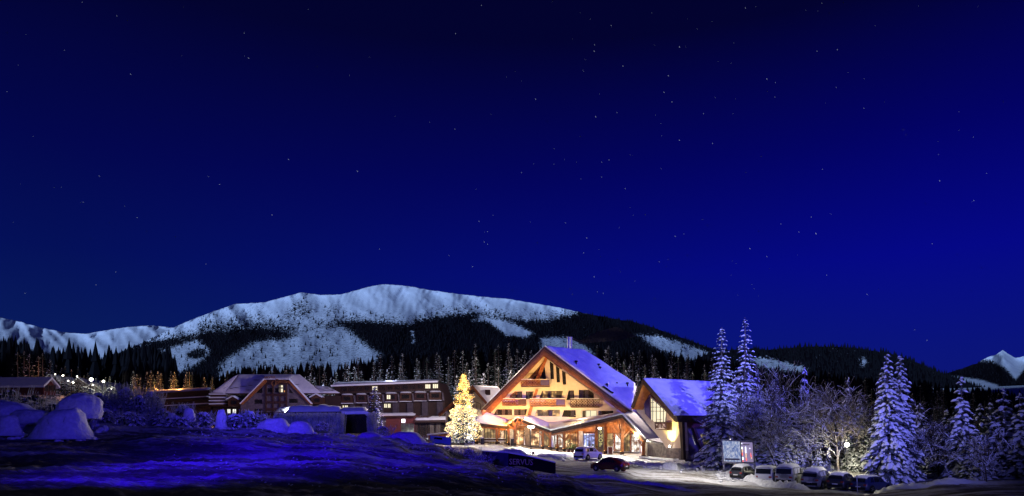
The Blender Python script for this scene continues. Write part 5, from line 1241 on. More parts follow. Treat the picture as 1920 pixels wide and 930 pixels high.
mb = MB(); slab3(mb, q, (0, 0, -.35)); o = mb.build('roof', M['wood_black'], an); mb = MB(); pillow(mb, q[3], q[2], q[1], q[0], 24, 5, .3, .08); mb.sm = True; mb.build('snow_cover', M['snow_roof'], o)
q = [HA.pt(777, 788, .9), HA.pt(838, 787, .9), HA.pt(838, 781, -5), HA.pt(780, 780.5, -5)]
mb = MB(); slab3(mb, q, (0, 0, -.5)); o = mb.build('roof', M['wood_black'], an); mb = MB(); pillow(mb, q[3], q[2], q[1], q[0], 16, 5, .3, .08); mb.sm = True; mb.build('snow_cover', M['snow_roof'], o)
GL_ = rect(783, 793, 835, 817)
mb = MB(); slab(mb, HA, rect(777, 788, 838, 821), -.3, .3, [GL_]); mb.build('wall', M['wood_black'], an)
window(an, HA, GL_, .25, 'dark', [788, 793, 799, 804, 810, 816, 822, 828], (), 'wood_dark', .1, off=-.3, curtains=((806, 813, 'curtain'), (818, 826, 'curtain')))
# left wing
mb = MB(); slab(mb, H3, [(272, 738), (393, 731), (398, 800), (272, 800)], 0, 7); mb.build('wall', M['wood_dark'], lt)
q = [H3.pt(272, 738.6, 1.3), H3.pt(392, 730.8, 1.3), H3.pt(397, 727, -7), H3.pt(276, 733, -7)]
mb = MB(); slab3(mb, q, (0, 0, -.3)); o = mb.build('roof', M['wood_dark'], lt); mb = MB(); pillow(mb, q[3], q[2], q[1], q[0], 30, 5, .3, .12); mb.sm = True; mb.build('snow_cover', M['snow_roof'], o)
for (xa, xb, st) in ((282.5, 284.8, 'lit_cream'), (290, 296.5, 'lit_cream'), (324, 331, 'shop_dim'), (335, 344, 'lit_orange'), (306, 313, 'dark'), (352, 360, 'dark'), (366, 374, 'dark'), (380, 388, 'dark')):
    y = 739.5-7.5*(xa-272)/120+1; win_flat(lt, H3, rect(xa, y, xb, y+6.5), st, .02, ((xa+xb)/2,))
for y, xa in ((749, 300), (762, 300)):
    mb = MB(); slab(mb, H3, [(xa, y), (391, y-5), (391, y-1), (xa, y+3)], 1.1, 1.1); b_ = mb.build('balcony', M['wood_black'], lt); mb = MB(); beam(mb, H3.pt(xa, y-.6, .5), H3.pt(391, y-5.6, .5), 1.1, .25); mb.build('snow_strip', M['snow'], b_)
for r_, st in ((rect(375, 752, 379.5, 759.5), 'lit_cream'), (rect(376, 769, 380.2, 776), 'lit_cool'), (rect(381.2, 769, 388.5, 776), 'lit_cool'), (rect(330, 752, 344, 762), 'dark'), (rect(352, 769, 364, 777), 'dark')): win_flat(lt, H3, r_, st, .02, ((r_[0][0]+r_[1][0])/2,))
# roof lettering of the dark hotel
rz1 = math.atan2(H1.u.y, H1.u.x)
rs = thing('roof_sign', 'dim unlit HOTEL lettering with a swirling emblem on the truncated gable of the dark hotel', 'sign', H1.pt(518, 716, 3.2))
text('letter', 'HOTEL', H1.pt(506.5, 708, 3.0), .95, M['lattice_wood'], rs, rz1, sx=1.05, ex=.06)
mb = MB(); cc = [H1.pt(513+4.6*math.cos(a)*(1-.02*k), 719+4.6*math.sin(a), 3.3) for k, a in enumerate(np.arange(-.6, 4.9, .3))]; tube(mb, cc, .09, 5)
cc = [H1.pt(519.5+3.2*math.cos(a), 713.6+2.6*math.sin(a), 3.3) for a in np.arange(5.8, 1.2, -.3)]; tube(mb, cc, .08, 5); cc = [H1.pt(519.0+3.0*math.cos(a), 717.6+2.4*math.sin(a), 3.3) for a in np.arange(-1.9, 2.6, .3)]; tube(mb, cc, .08, 5)
mb.build('emblem', M['lattice_wood'], rs)
mb = MB()
for k, x in enumerate((524, 526.3, 528.4, 530.6, 533, 535.3, 537.6)): beam(mb, H1.pt(x, 714.2, 3.3), H1.pt(x+.3, 717.6, 3.3), .11, .1)
beam(mb, H1.pt(522.5, 713.6, 3.3), H1.pt(536.5, 713.4, 3.3), .13, .1); beam(mb, H1.pt(535.5, 717.6, 3.3), H1.pt(539.5, 714.6, 3.3), .12, .1)
mb.build('letter', M['lattice_wood'], rs, kind='stuff')
# lights on that side
lamp('POINT', 'yard_and_fill_light', P(296, 735, 198), (1, .42, .10), 24000, size=.4)
lamp('POINT', 'yard_and_fill_light', P(335, 722, 196), (1, .42, .10), 9000, size=.4)
for px, D, py, e, cc_ in ((600, 196, 705, 7000, (.6, .66, 1)), (730, 192, 698, 15000, (.6, .66, 1)), (850, 132, 690, 25500, (.9, .8, 1)), (945, 128, 675, 25500, (1, .78, .62)), (1170, 128, 690, 22100, (1, .80, .72)), (1260, 122, 690, 18700, (1, .80, .75))):
    lamp('POINT', 'yard_and_fill_light', P(px, py, D), cc_, e, size=.6)  # unseen fill lights added to brighten the forest behind the hotels
lamp('POINT', 'yard_and_fill_light', P(410, 770, 165), (1, .55, .32), 240, size=.4)
lamp('POINT', 'yard_and_fill_light', P(520, 765, 160), (1, .42, .36), 160, size=.5)
lamp('POINT', 'yard_and_fill_light', P(700, 770, 156), (1, .5, .42), 260, size=.5)
# small lit gable canopy
cn = thing('entrance_canopy', 'small snow-roofed entrance canopy with a glowing white chevron edge before the dark hotel', 'canopy', gp(543, 150))
CN = VP((510, 150), (560, 150))
mb = MB(); t0, t1, t2 = CN.pt(543.5, 762.5), CN.pt(534, 772), CN.pt(552, 772); bb = Vector((-3.3, 3, 0)); slab3(mb, [t0, t1, t1+bb, t0+bb], (0, 0, -.15)); slab3(mb, [t0, t2, t2+bb, t0+bb], (0, 0, -.154)); co = mb.build('roof', M['wood_dark'], cn)
mb = MB(); pillow(mb, t0, t0+bb, t1+bb, t1, 8, 6, .25, .05); pillow(mb, t0, t0+bb, t2+bb, t2, 8, 6, .25, .05); mb.sm = True; mb.build('snow_cover', M['snow'], co)
mb = MB(); beam(mb, t0+Vector((0, -.1, -.1)), t1+Vector((0, -.1, -.1)), .12, .22); beam(mb, t0+Vector((0, -.1, -.1)), t2+Vector((0, -.1, -.1)), .12, .22); mb.build('light_edge', M['led_white'], cn)
for p in (t1, t2, t1+bb, t2+bb): mb = MB(); beam(mb, Vector((p.x, p.y, gz(p.x, p.y)-.2)), p-Vector((0, 0, .1)), .15, .15, up=Vector((0, 1, 0))); mb.build('post', M['wood_dark'], cn)
lamp('POINT', 'canopy_light', t0+Vector((-1, -.8, -.6)), (.9, .95, 1), 120, size=.2)

# ---------------------------------------------------------------- glazed pavilion under snow
pv = thing('glazed_pavilion', 'low rounded pavilion with a snow-covered roof and dark glazed end before the dark hotel', 'pavilion', gp(660, 92))
V1 = VP((540, 93), (712, 88))
arc = [(640, 771.5), (684, 770.5), (690, 772), (696, 778), (701, 787), (704, 797), (705.5, 808)]
inner = [(644, 777.5), (683, 776.5), (688, 781), (692, 789), (695, 800), (696, 812), (644, 812)]
mb = MB(); slab(mb, V1, [(539, 776)]+[(596, 774), (640, 774)]+[(640, 815), (539, 815)], -.4, 5); mb.build('wall', M['pier_dark'], pv)
mb = MB(); ring = arc; back = Vector((-1.3, 5, 0)); pf = [V1.pt(x, y, .3) for x, y in ring]
slab3(mb, pf+[V1.pt(x, y, .3) for x, y in [(700, 808), (697, 795), (692, 784), (686, 776), (640, 777)]], back); mb.sm = False; so = mb.build('roof', M['snow_roof'], pv)
mb = MB(); q = [V1.pt(538, 772.5, .6), V1.pt(640, 771.5, .6), V1.pt(642, 768.5, -5), V1.pt(545, 768, -5)]; slab3(mb, q, (0, 0, -.35)); mb.build('roof', M['wood_black'], pv)
mb = MB(); pillow(mb, q[3], q[2], q[1], q[0], 30, 8, .6, .35); q2 = [V1.pt(638, 771, .5), V1.pt(688, 770.5, .5), V1.pt(690, 767.5, -5), V1.pt(640, 768, -5)]; pillow(mb, q2[3], q2[2], q2[1], q2[0], 12, 6, .4, .06); mb.sm = True; mb.build('snow_cover', M['snow_roof'], pv)
window(pv, V1, inner, .3, 'dark', (656, 668, 680), ((644, 690, 790),), 'iron', .09)
# ================================================================ village in the valley on the left
def house(px, D, w, d_, h, label, rz=0, mat_='plaster_grey', base=None, lit=True):
    b = base or gp(px, D); t = thing('house', label, 'house', b); u = Vector((math.cos(rz), math.sin(rz), 0)); v = Vector((-u.y, u.x, 0))
    def q(x, y, z): return b+u*x+v*y+Vector((0, 0, z))
    mb = MB(); slab3(mb, [q(-w/2, -d_/2, -1), q(w/2, -d_/2, -1), q(w/2, -d_/2, h), q(0, -d_/2, h+w*.42), q(-w/2, -d_/2, h)], v*d_); mb.build('wall', M[mat_], t)
    mb = MB(); e = .6
    for s in (-1, 1):
        slab3(mb, [q(0, -d_/2-e, h+w*.42+.1), q(s*(w/2+e), -d_/2-e, h-.4), q(s*(w/2+e), d_/2+e, h-.4), q(0, d_/2+e, h+w*.42+.1)], (0, 0, .45+.002*s))
    mb.build('roof', M['snow_roof'], t)
    for i in (-1, 0, 1):
        mb = MB(); c = q(i*w*.28, -d_/2-.08, h*.55); p = [c-u*.55-Vector((0, 0, .7)), c+u*.55-Vector((0, 0, .7)), c+u*.55+Vector((0, 0, .7)), c-u*.55+Vector((0, 0, .7))]
        slab3(mb, p, v*.1); o = mb.build('window', M['lit_warm' if (i != 0 and lit) else 'dark_glass'], t)
        mb = MB()
        for a_, b_ in zip(p, p[1:]+p[:1]): beam(mb, a_, b_, .12, .14)
        beam(mb, (p[0]+p[1])/2, (p[2]+p[3])/2, .08, .14); mb.build('frame', M['wood_dark'], o)
    return t
def at(px, py, D): return P(px, py, D)
house(100, 330, 11, 9, 5, 'brightly lit snowy house at the left end of the village lights', .2, base=at(101, 709, 330)-Vector((0, 0, 8.5)))
house(118, 310, 8, 8, 4, 'lit snowy house behind two dark spruces in the village', -.3, base=at(119, 708, 310)-Vector((0, 0, 7.5)))
house(153, 300, 9, 9, 4.5, 'snow-roofed lit house in the middle of the village', .3, base=at(153, 716, 300)-Vector((0, 0, 7)))
house(196, 300, 8, 13, 2.4, 'long snow-roofed village house right of the brightest lamp', .1, base=at(188, 722, 300)-Vector((0, 0, 5.5)))
house(230, 290, 7, 15, 2.0, 'dim flat village house with a snowy roof beside the forest', .1, 'plaster_grey', base=at(226, 727, 290)-Vector((0, 0, 5)))
house(45, 150, 3.6, 14, 1.0, 'long dark reddish building with a dim snowy roof at the far left', 1.5, 'red_wall', base=at(38, 716, 150)-Vector((0, 0, 2.0)), lit=False)
for i, (px, py, D, r_, e, lab) in enumerate(((171, 711.5, 280, 1.15, 9000, 'largest and brightest lamp of the village'), (194, 715, 280, .8, 6000, 'bright village lamp right of the largest one'), (137, 717, 270, .55, 3000, 'low village lamp just above the big snow mound'), (145, 706, 290, .5, 2500, 'village lamp left of the middle house'),
        (118, 704, 300, .65, 5000, 'village lamp between the two dark spruces'), (128, 714, 290, .5, 2500, 'village lamp under the second dark spruce'), (209, 729, 260, .4, 1200, 'small faint village lamp over the snowy bushes'), (233.5, 732, 250, .42, 1200, 'rightmost small village lamp beside the forest'), (104, 702, 320, .5, 5000, 'leftmost village lamp beside the lit house'), (174, 722, 260, .4, 1500, 'low village lamp under the brightest one'))):
    p = P(px, py, D); t = thing('street_lamp', lab, 'street lamp', p-Vector((0, 0, 6)), 'village street lamps')
    mb = MB(); ball(mb, p, r_*.62, nu=10, nv=7); mb.build('lamp_head', M['village_lamp'], t)
    mb = MB(); tube(mb, [Vector((p.x, p.y, min(gz(p.x, p.y), p.z-5))), p-Vector((0, 0, r_*.5))], .08, 5); mb.build('pole', M['iron'], t)
    lamp('POINT', 'village_light', p-Vector((0, 3, 0)), (1, .95, .80), e*.16, size=.6)
for px, D, ty, hh, v, lab in ((33, 175, 657, 22, 4, 'a'), (45, 172, 655, 22, 0, 'b'), (55, 170, 660, 20, 2, 'c'), (72, 168, 665, 18, 4, 'd'), (80, 172, 659, 20, 0, 'e'), (94, 165, 671, 16, 2, 'f'), (105, 200, 682, 14, 4, ''), (122, 200, 684, 14, 0, ''), (115, 210, 688, 12, 2, ''), (134, 200, 690, 12, 4, ''), (146, 205, 685, 13, 0, ''), (165, 250, 697, 12, 1, 'g'), (206, 240, 704, 12, 1, 'g'), (198, 240, 706, 10, 3, 'g'), (150, 238, 706, 9, 3, 'g'), (158, 240, 703, 10, 5, 'g'), (180, 236, 708, 9, 3, 'g'), (188, 238, 712, 8, 5, 'g'), (216, 236, 712, 9, 3, 'g'), (141, 236, 709, 8, 5, 'g')):
    top = P(px, ty, D); o = put_tree('spruce_tree', FV[v], (top.x, top.y, top.z-hh), 'brownish dark spruce above the long low building at the far left' if px < 100 else ('dark slim spruce in front of the village lights' if px < 160 else 'lamp-lit snowy spruce beside the village lamps'),
        'spruces at the far left' if px < 100 else ('dark spruces before the village' if px < 160 else 'lit spruces in the village'), px*1.7, hh/22, hh/22)
lamp('POINT', 'village_light', P(60, 690, 165), (1, .35, .2), 500, size=.5)
lamp('POINT', 'village_light', P(200, 712, 232), (1, .95, .75), 3500, size=.5)

# ================================================================ snow-covered shrubs and mounds
def dome(name, label, px, D, base_py, w, h, seed, cat='snow mound', over=.0, tilt=0, group=None):
    """smooth heavy cap of snow over a bent bush; w, h in metres"""
    b = P(px, base_py, D); b.z = min(b.z, gz(b.x, b.y)+.3); t = thing(name, label, cat, b, group)
    mb = MB(); nu, nv = 48, 24; vs = []
    for j in range(nv+1):
        th = (math.pi*.5+over)*j/nv
        for i in range(nu):
            a = 2*math.pi*i/nu; r_ = math.sin(min(th, math.pi*.5))**.8*(1-.12*max(0, th-math.pi*.5)); z = math.cos(th)
            p = Vector((math.cos(a)*r_*w/2+tilt*max(0, z), math.sin(a)*r_*w*.42, h*(.35+.65*z) if th < math.pi/2 else h*.35-(th-math.pi/2)*h*.25))
            if over == 0:
                rr_ = 1.28*j/nv; p = Vector((math.cos(a)*rr_*w/2+tilt*math.exp(-rr_*rr_*2), math.sin(a)*rr_*w*.42, h*1.08*math.exp(-(rr_*1.08)**(6 if w < 1.7 else 4.6))-.06*h-.10)); z = 1-rr_
            q_ = p/w*2.2+Vector((seed*3.1, 0, 0)); n = noise.noise(q_*.8)*.15+noise.noise(q_*2.7)*.08+noise.noise(q_*8)*.04; p = Vector((p.x*(1+n), p.y*(1+n), p.z*(1+n*.8))); vs.append(b+p)
    mb.add(vs, [(j*nu+i, j*nu+(i+1) % nu, (j+1)*nu+(i+1) % nu, (j+1)*nu+i) for j in range(nv) for i in range(nu)]); mb.sm = True
    mb.build('snow_cap', M['snow_rough'], t)
    rr = random.Random(seed); mb = MB()
    for i in range(int(18+w*10)):      # broken lumps round the foot
        a = rr.uniform(0, 6.28); s_ = rr.uniform(.06, .2); q = b+Vector((math.cos(a)*w*rr.uniform(.42, .62), math.sin(a)*w*.45, 0)); q.z = gz(q.x, q.y)+s_*.3; ball(mb, q, (s_*1.4, s_, s_*.8), nu=6, nv=4)
    mb.sm = True; mb.build('snow_lump', M['snow_rough'], t, kind='stuff'); mb = MB()
    for i in range(70 if over else 26):
        a = rr.uniform(0, 6.28); r_ = w*.42*rr.random()**.5; p = b+Vector((math.cos(a)*r_, math.sin(a)*r_*.8, -.3)); q = p+Vector((rr.gauss(0, .25), rr.gauss(0, .2), h*(.55 if over else 1.0)*rr.uniform(.5, 1.22)*(1-.3*(r_/(w*.42))**2)))
        tube(mb, [p, p.lerp(q, .5)+Vector((rr.gauss(0, .1), 0, 0)), q], [.03, .02, .012], 3, cap=False)
    mb.build('twigs', M['frost'], t); return t
dome('snow_mound', 'big smooth dome of blue-lit snow arching over a bent bush at left', 146, 47, 794, 3.3, 2.15, 3, over=.5, tilt=.3)
dome('snow_mound', 'smooth round snow mound in front of the bigger arching dome', 112, 43, 797, 3.5, 1.75, 8, tilt=.5)
dome('snow_mound', 'wide low snow cap over a dark hedge at the left edge', 18, 52, 778, 4.2, 1.6, 12, over=.45)
dome('snow_mound', 'small low snow heap below the left-edge snow cap', 14, 44, 782, 1.7, 1.2, 15)
dome('snow_mound', 'flat snow shoulder at the far left below the mounds', 60, 50, 792, 3.6, 1.1, 17)
dome('snow_mound', 'tall hooded snow figure-like stump standing on the crest', 415, 54, 801, .95, 1.5, 19)
dome('snow_mound', 'rounded snow-hooded bush left of the tall hooded stump', 355, 54, 798, 1.0, 1.35, 21, over=.4)
dome('snow_mound', 'leaning snow-hooded bush among the blue shrubs', 322, 54, 800, .85, 1.2, 23)
dome('snow_mound', 'greyish rounded snow mound in front of the pavilion hedge', 512, 53, 808, 2.8, 1.1, 25, tilt=.25)
dome('snow_mound', 'snow drift heaped against the left part of the pavilion hedge', 575, 76, 800, 4.2, 1.5, 61, tilt=.3)
dome('snow_mound', 'snow drift heaped against the middle of the pavilion hedge', 622, 76, 803, 4.6, 1.2, 63)
dome('snow_mound', 'small grey snow hump right of the greyish mound', 562, 53, 812, 2.1, .95, 27)
dome('snow_mound', 'low wide snow hump on the crest near the lit fir', 760, 53, 833, 3.6, 1.0, 29)
dome('snow_mound', 'little snow hump at the right end of the crest', 690, 53, 828, 2.6, .8, 31)

def shrub(px, D, w, h, seed, label, n=160, group='snow-laden shrubs on the crest', snowp=.8, pad=.14, base_up=0):
    b = gp(px, D); b.z += base_up; t = thing('snowy_shrub', label, 'shrub', b, group); rr = random.Random(seed); cr = MB(); tw_ = MB()
    for i in range(n):
        u = rr.random(); a = rr.random()*6.28; z = h*rr.random()**.8; r_ = w/2*math.sqrt(max(0, 1-(z/h)**1.6))*rr.random()**.5
        c = b+Vector((math.cos(a)*r_, math.sin(a)*r_*.8, z)); leafpad(cr, c, Vector((math.cos(a), math.sin(a), 0)), pad*rr.uniform(.6, 1.5), rr, rr.random() < snowp, 1.15)
    for i in range(int(n*.55)):
        a = rr.random()*6.28; r_ = w/2*rr.random()**.5; p = b+Vector((math.cos(a)*r_*.6, math.sin(a)*r_*.5, -.2)); q = b+Vector((math.cos(a)*r_*1.15, math.sin(a)*r_, h*rr.uniform(.6, 1.15)))
        tube(tw_, [p, p.lerp(q, .6)+Vector((rr.gauss(0, .08), 0, .1)), q], [.028, .022, .016], 3, cap=False)
    cr.build('foliage', [M['needles'], M['snow']], t); tw_.build('twigs', M['frost'], t); return t
for i, (px, D, w, h) in enumerate(((18, 75, 5, 4.2), (62, 72, 5, 3.6), (100, 70, 4, 3.0))):
    shrub(px, D, w, h, 180+i, ('dark leafless bush behind the left-edge snow cap', 'dark bush between the left-edge cap and the arching dome', 'dark bush directly behind the arching dome')[i], n=200, snowp=.12, pad=.2, group='dark bushes at the left edge')
for i, (px, D, w, h, lab) in enumerate(((184, 56, 2.4, 2.6, 'dark blue snow-laden shrub right beside the big arching dome'), (208, 57, 2.4, 2.2, 'shrub second to the right of the arching dome'), (236, 57, 2.6, 3.3, 'tall pointed snow-laden shrub under the village lights'), (262, 56, 2.8, 2.6, 'broad bright blue shrub before the left wing of the dark hotel'),
        (284, 57, 2.2, 3.0, 'upright bright blue shrub covering the left wing windows'), (306, 56, 2.0, 1.5, 'low dark shrub left of the leaning hood'), (343, 58, 2.0, 2.0, 'thin shrub between the two snow hoods'), (380, 56, 2.2, 1.4, 'low shrub left of the tall hooded stump'), (440, 55, 2.2, 1.3, 'low shrub right of the tall hooded stump'),
        (468, 56, 2.2, 1.5, 'low shrub before the dark hotel gable'), (495, 57, 1.8, 1.3, 'shrub left of the greyish mound'), (196, 52, 2.4, 1.2, 'low shrub at the foot of the arching dome'), (245, 51, 3.0, 1.1, 'low wide shrub below the pointed one'), (330, 51, 3.0, .8, 'ankle-high shrub strip under the hoods'),
        (605, 60, 2.4, 1.9, 'twiggy low shrub at the left of the pavilion glass'), (640, 62, 2.4, 1.5, 'twiggy low shrub before the pavilion glass'), (690, 62, 2.2, 1.6, 'twiggy low shrub under the pavilion arch'), (716, 58, 2.4, 1.4, 'low shrub at the foot of the pale spruce'), (745, 60, 2.2, 1.2, 'low shrub before the red annex'), (790, 56, 2.4, .9, 'low shrub left of the blue banner'),
        (858, 60, 2.6, 1.5, 'bushy blue shrub under the glowing fir'), (880, 58, 2.2, 1.7, 'pointed blue shrub right of the glowing fir foot'), (905, 56, 2.2, 1.0, 'low shrub at the left end of the banner fence'), (838, 57, 2.0, 1.2, 'low shrub behind the blue banner'))):
    shrub(px, D, w, h, 200+i, lab, n=int(60+w*h*30), pad=.15 if px < 480 else .08, snowp=.85)
# hedge of frosted upright twigs before the pavilion
def hedge():
    t = thing('frosted_hedge', 'long hedge of upright frosted twigs in front of the pavilion wall', 'hedge', gp(590, 84)); mb = MB(); rr = random.Random(4)
    for i in range(2600):
        px = rr.uniform(515, 646) if rr.random() < .9 else rr.uniform(690, 706); D = rr.uniform(80, 86); b = gp(px, D); top = P(px, 773+abs(rr.gauss(0, 8)), D).z; q = Vector((b.x+rr.gauss(0, .12), b.y, max(b.z+.5, top)))
        tube(mb, [b, b.lerp(q, .5)+Vector((rr.gauss(0, .05), 0, 0)), q], [.03, .03, .02], 3, cap=False)
    for i in range(260):
        px = 703+rr.gauss(0, 3)-rr.random()*6; D = rr.uniform(80, 86); b = gp(px, D); q = b+Vector((rr.gauss(0, .3), 0, rr.uniform(.5, 1.9))); tube(mb, [b, q], [.03, .02], 3, cap=False)
    mb.build('twigs', M['frost'], t)
hedge()
# grass-like frost tufts and clods on the slope
def clods():
    mb = MB(); rr = random.Random(5)
    for i in range(1500):
        px = rr.uniform(300, 1060); D = rr.choice((rr.uniform(20, 54), rr.uniform(44, 54))); b = gp(px, D); s = rr.uniform(.01, .032)*(.5+D/50)
        ball(mb, b+Vector((0, 0, .08)), (s*rr.uniform(.8, 1.6), s, s*rr.uniform(.5, 1)), nu=5, nv=4)
    for i in range(1500):      # broken snow along the car park edges
        e = rr.random(); x0, x1 = (1180, 1345) if e < .5 else ((1345, 1500) if e < .8 else (1010, 1060))
        px = rr.uniform(x0, x1); py = {1180: 878+abs(px-1262)*-.06+8, 1345: 880+(px-1345)*.18, 1010: 858}[x0]+rr.gauss(0, 3.0)
        D = 78 if x0 == 1180 else (70 if x0 == 1345 else 88)
        b = gp(px, D+rr.gauss(0, 2)); s = rr.uniform(.05, .24)*(1.3 if 1240 < px < 1300 else 1); ball(mb, b+Vector((0, 0, .08)), (s*rr.uniform(.8, 1.6), s, s*rr.uniform(.5, .9)), nu=5, nv=4)
    mb.build('snow_clods', M['snow_rough'], kind='stuff', label='broken lumps of snow scattered over the slope and along the car park')
clods()
def bank(name, label, pts, w, h, seed, m='snow_rough'):
    """ridge of ploughed snow along a line of (px, D)"""
    t = MB(); P0 = [gp(*p) for p in pts]; vs = []; n = 70; k = 9; L_ = len(P0)-1
    for i in range(n+1):
        u = i/n*L_; a = min(int(u), L_-1); p = P0[a].lerp(P0[a+1], u-a); d = (P0[a+1]-P0[a]); d.z = 0; d.normalize(); s = Vector((-d.y, d.x, 0)); e = min(1, 5*i/n, 5*(n-i)/n)
        for j in range(k):
            v = j/(k-1)*2-1; hh = h*(1-v*v)*e*(1+.7*noise.noise(Vector((i*.35, j*.5, seed))))+noise.noise(Vector((i*1.1, j*1.3, seed+3)))*h*.3*e
            q = p+s*v*w*(.8+.3*noise.noise(Vector((i*.2, seed, 0)))); q.z = gz(q.x, q.y)-.15+max(0, hh)+.1*(1-abs(v)); vs.append(q)
    t.add(vs, [(i*k+j, i*k+j+1, (i+1)*k+j+1, (i+1)*k+j) for i in range(n) for j in range(k-1)]); t.sm = True
    return t.build(name, M[m], kind='structure')
bank('snow_bank', '', [(1172, 83), (1215, 78), (1265, 75), (1300, 79), (1345, 84)], 1.2, .55, 1)
bank('snow_bank', '', [(1240, 75), (1275, 73.5)], .9, .75, 2)
bank('snow_bank', '', [(1350, 80), (1375, 74), (1400, 70), (1420, 68)], 1.3, .7, 3)
bank('snow_bank', '', [(1382, 70), (1425, 65), (1480, 63), (1520, 61)], .9, .6, 4)
bank('snow_bank', '', [(1600, 56.5), (1680, 55), (1760, 55), (1860, 56)], 2.2, .35, 5, 'snow')
bank('snow_bank', '', [(1005, 90), (1035, 86), (1060, 84)], 1.2, .35, 6)
bank('snow_bank', '', [(1045, 56), (1100, 58), (1170, 58), (1260, 55), (1340, 50)], .5, .28, 7)

# ================================================================ banner fence on the crest
fc = thing('banner_fence', 'long low fence with dark advertising banners running down beside the car park', 'fence', gp(970, 57))
BF = [(905, 60, 846, 868), (930, 59, 848, 872), (953, 58, 849.5, 876.5), (1000, 57, 858, 882), (1041, 56, 868, 889)]
fm = ('blue_banner', 'blue_banner', 'black_banner', 'black_banner')
mat('blue_banner', (.07, .07, .12), 1, nz=((.04, .04, .08), 1), spec=0); mat('black_banner', (.012, .011, .010), 1, spec=0); mat('olive', (.55, .50, .22), .7); mat('banner_blue2', (.10, .16, .45), .6)
for i, (a_, b_) in enumerate(zip(BF, BF[1:])):
    p0, p1 = P(a_[0], a_[3], a_[1]), P(b_[0], b_[3], b_[1]); q0, q1 = P(a_[0], a_[2], a_[1]), P(b_[0], b_[2], b_[1])
    mb = MB(); slab3(mb, [p0, p1, q1, q0], (0, .05, 0)); mb.build('banner', M[fm[i]], fc)
    mb = MB(); beam(mb, q0+Vector((0, 0, .05)), q1+Vector((0, 0, .05)), .12, .08); mb.build('snow_strip', M['snow'], fc)
for a_ in BF:
    p0 = P(a_[0], a_[3], a_[1]); mb = MB(); beam(mb, Vector((p0.x, p0.y+.1, gz(p0.x, p0.y)-.6)), P(a_[0], a_[2]-1, a_[1])+Vector((0, .1, 0)), .09, .09, up=Vector((0, 1, 0))); mb.build('post', M['iron'], fc)
d_ = P(1000, 858, 57)-P(953, 849.5, 58); text('banner_text', 'SERVUS', P(977, 866.5, 57.45)+Vector((0, -.12, 0)), .72, M['olive'], fc, math.atan2(d_.y, d_.x), sx=.95, label='olive lettering reading SERVUS')
fc2 = fc['label']
mb = MB()
for k in range(9): p = P(931+k*2.2, 864+k*.35, 58.8)+Vector((0, -.1, 0)); beam(mb, p, p+Vector((0, 0, .16)), .05, .02)
for k in range(3): p = P(912+k*3, 853+k*.3, 59.6)+Vector((0, -.1, 0)); beam(mb, p, p+Vector((.05, 0, .3)), .07, .02)
mb.build('banner_print', M['black_banner'], fc, kind='stuff')
bb_ = thing('blue_banner_board', 'small blue lit banner board beside the terrace wall left of the fir', 'banner', gp(825, 62))
q = [P(807, 832.5, 62), P(845, 836, 61), P(845, 820, 61), P(807, 816.5, 62)]
mb = MB(); slab3(mb, q, (0, .06, 0)); mb.build('panel', M['banner_blue2'], bb_)
mb = MB(); q = [P(813, 823, 61.7), P(829, 824.6, 61.3), P(829, 821, 61.3), P(813, 819.5, 61.7)]; slab3(mb, q, (0, .02, 0)); mb.build('stripe', M['black_banner'], bb_)
for px, D in ((807, 62), (845, 61)): p = P(px, 834, D); mb = MB(); beam(mb, Vector((p.x, p.y+.1, gz(p.x, p.y)-.5)), P(px, 816, D)+Vector((0, .1, 0)), .09, .09, up=Vector((0, 1, 0))); mb.build('post', M['iron'], bb_)
# parked vehicle roof hump under snow beside the lit forecourt
dome('snow_mound', 'dark low snow-covered hump between the banner fence and the forecourt', 958, 66, 862, 4.6, 1.55, 44, cat='snow mound')

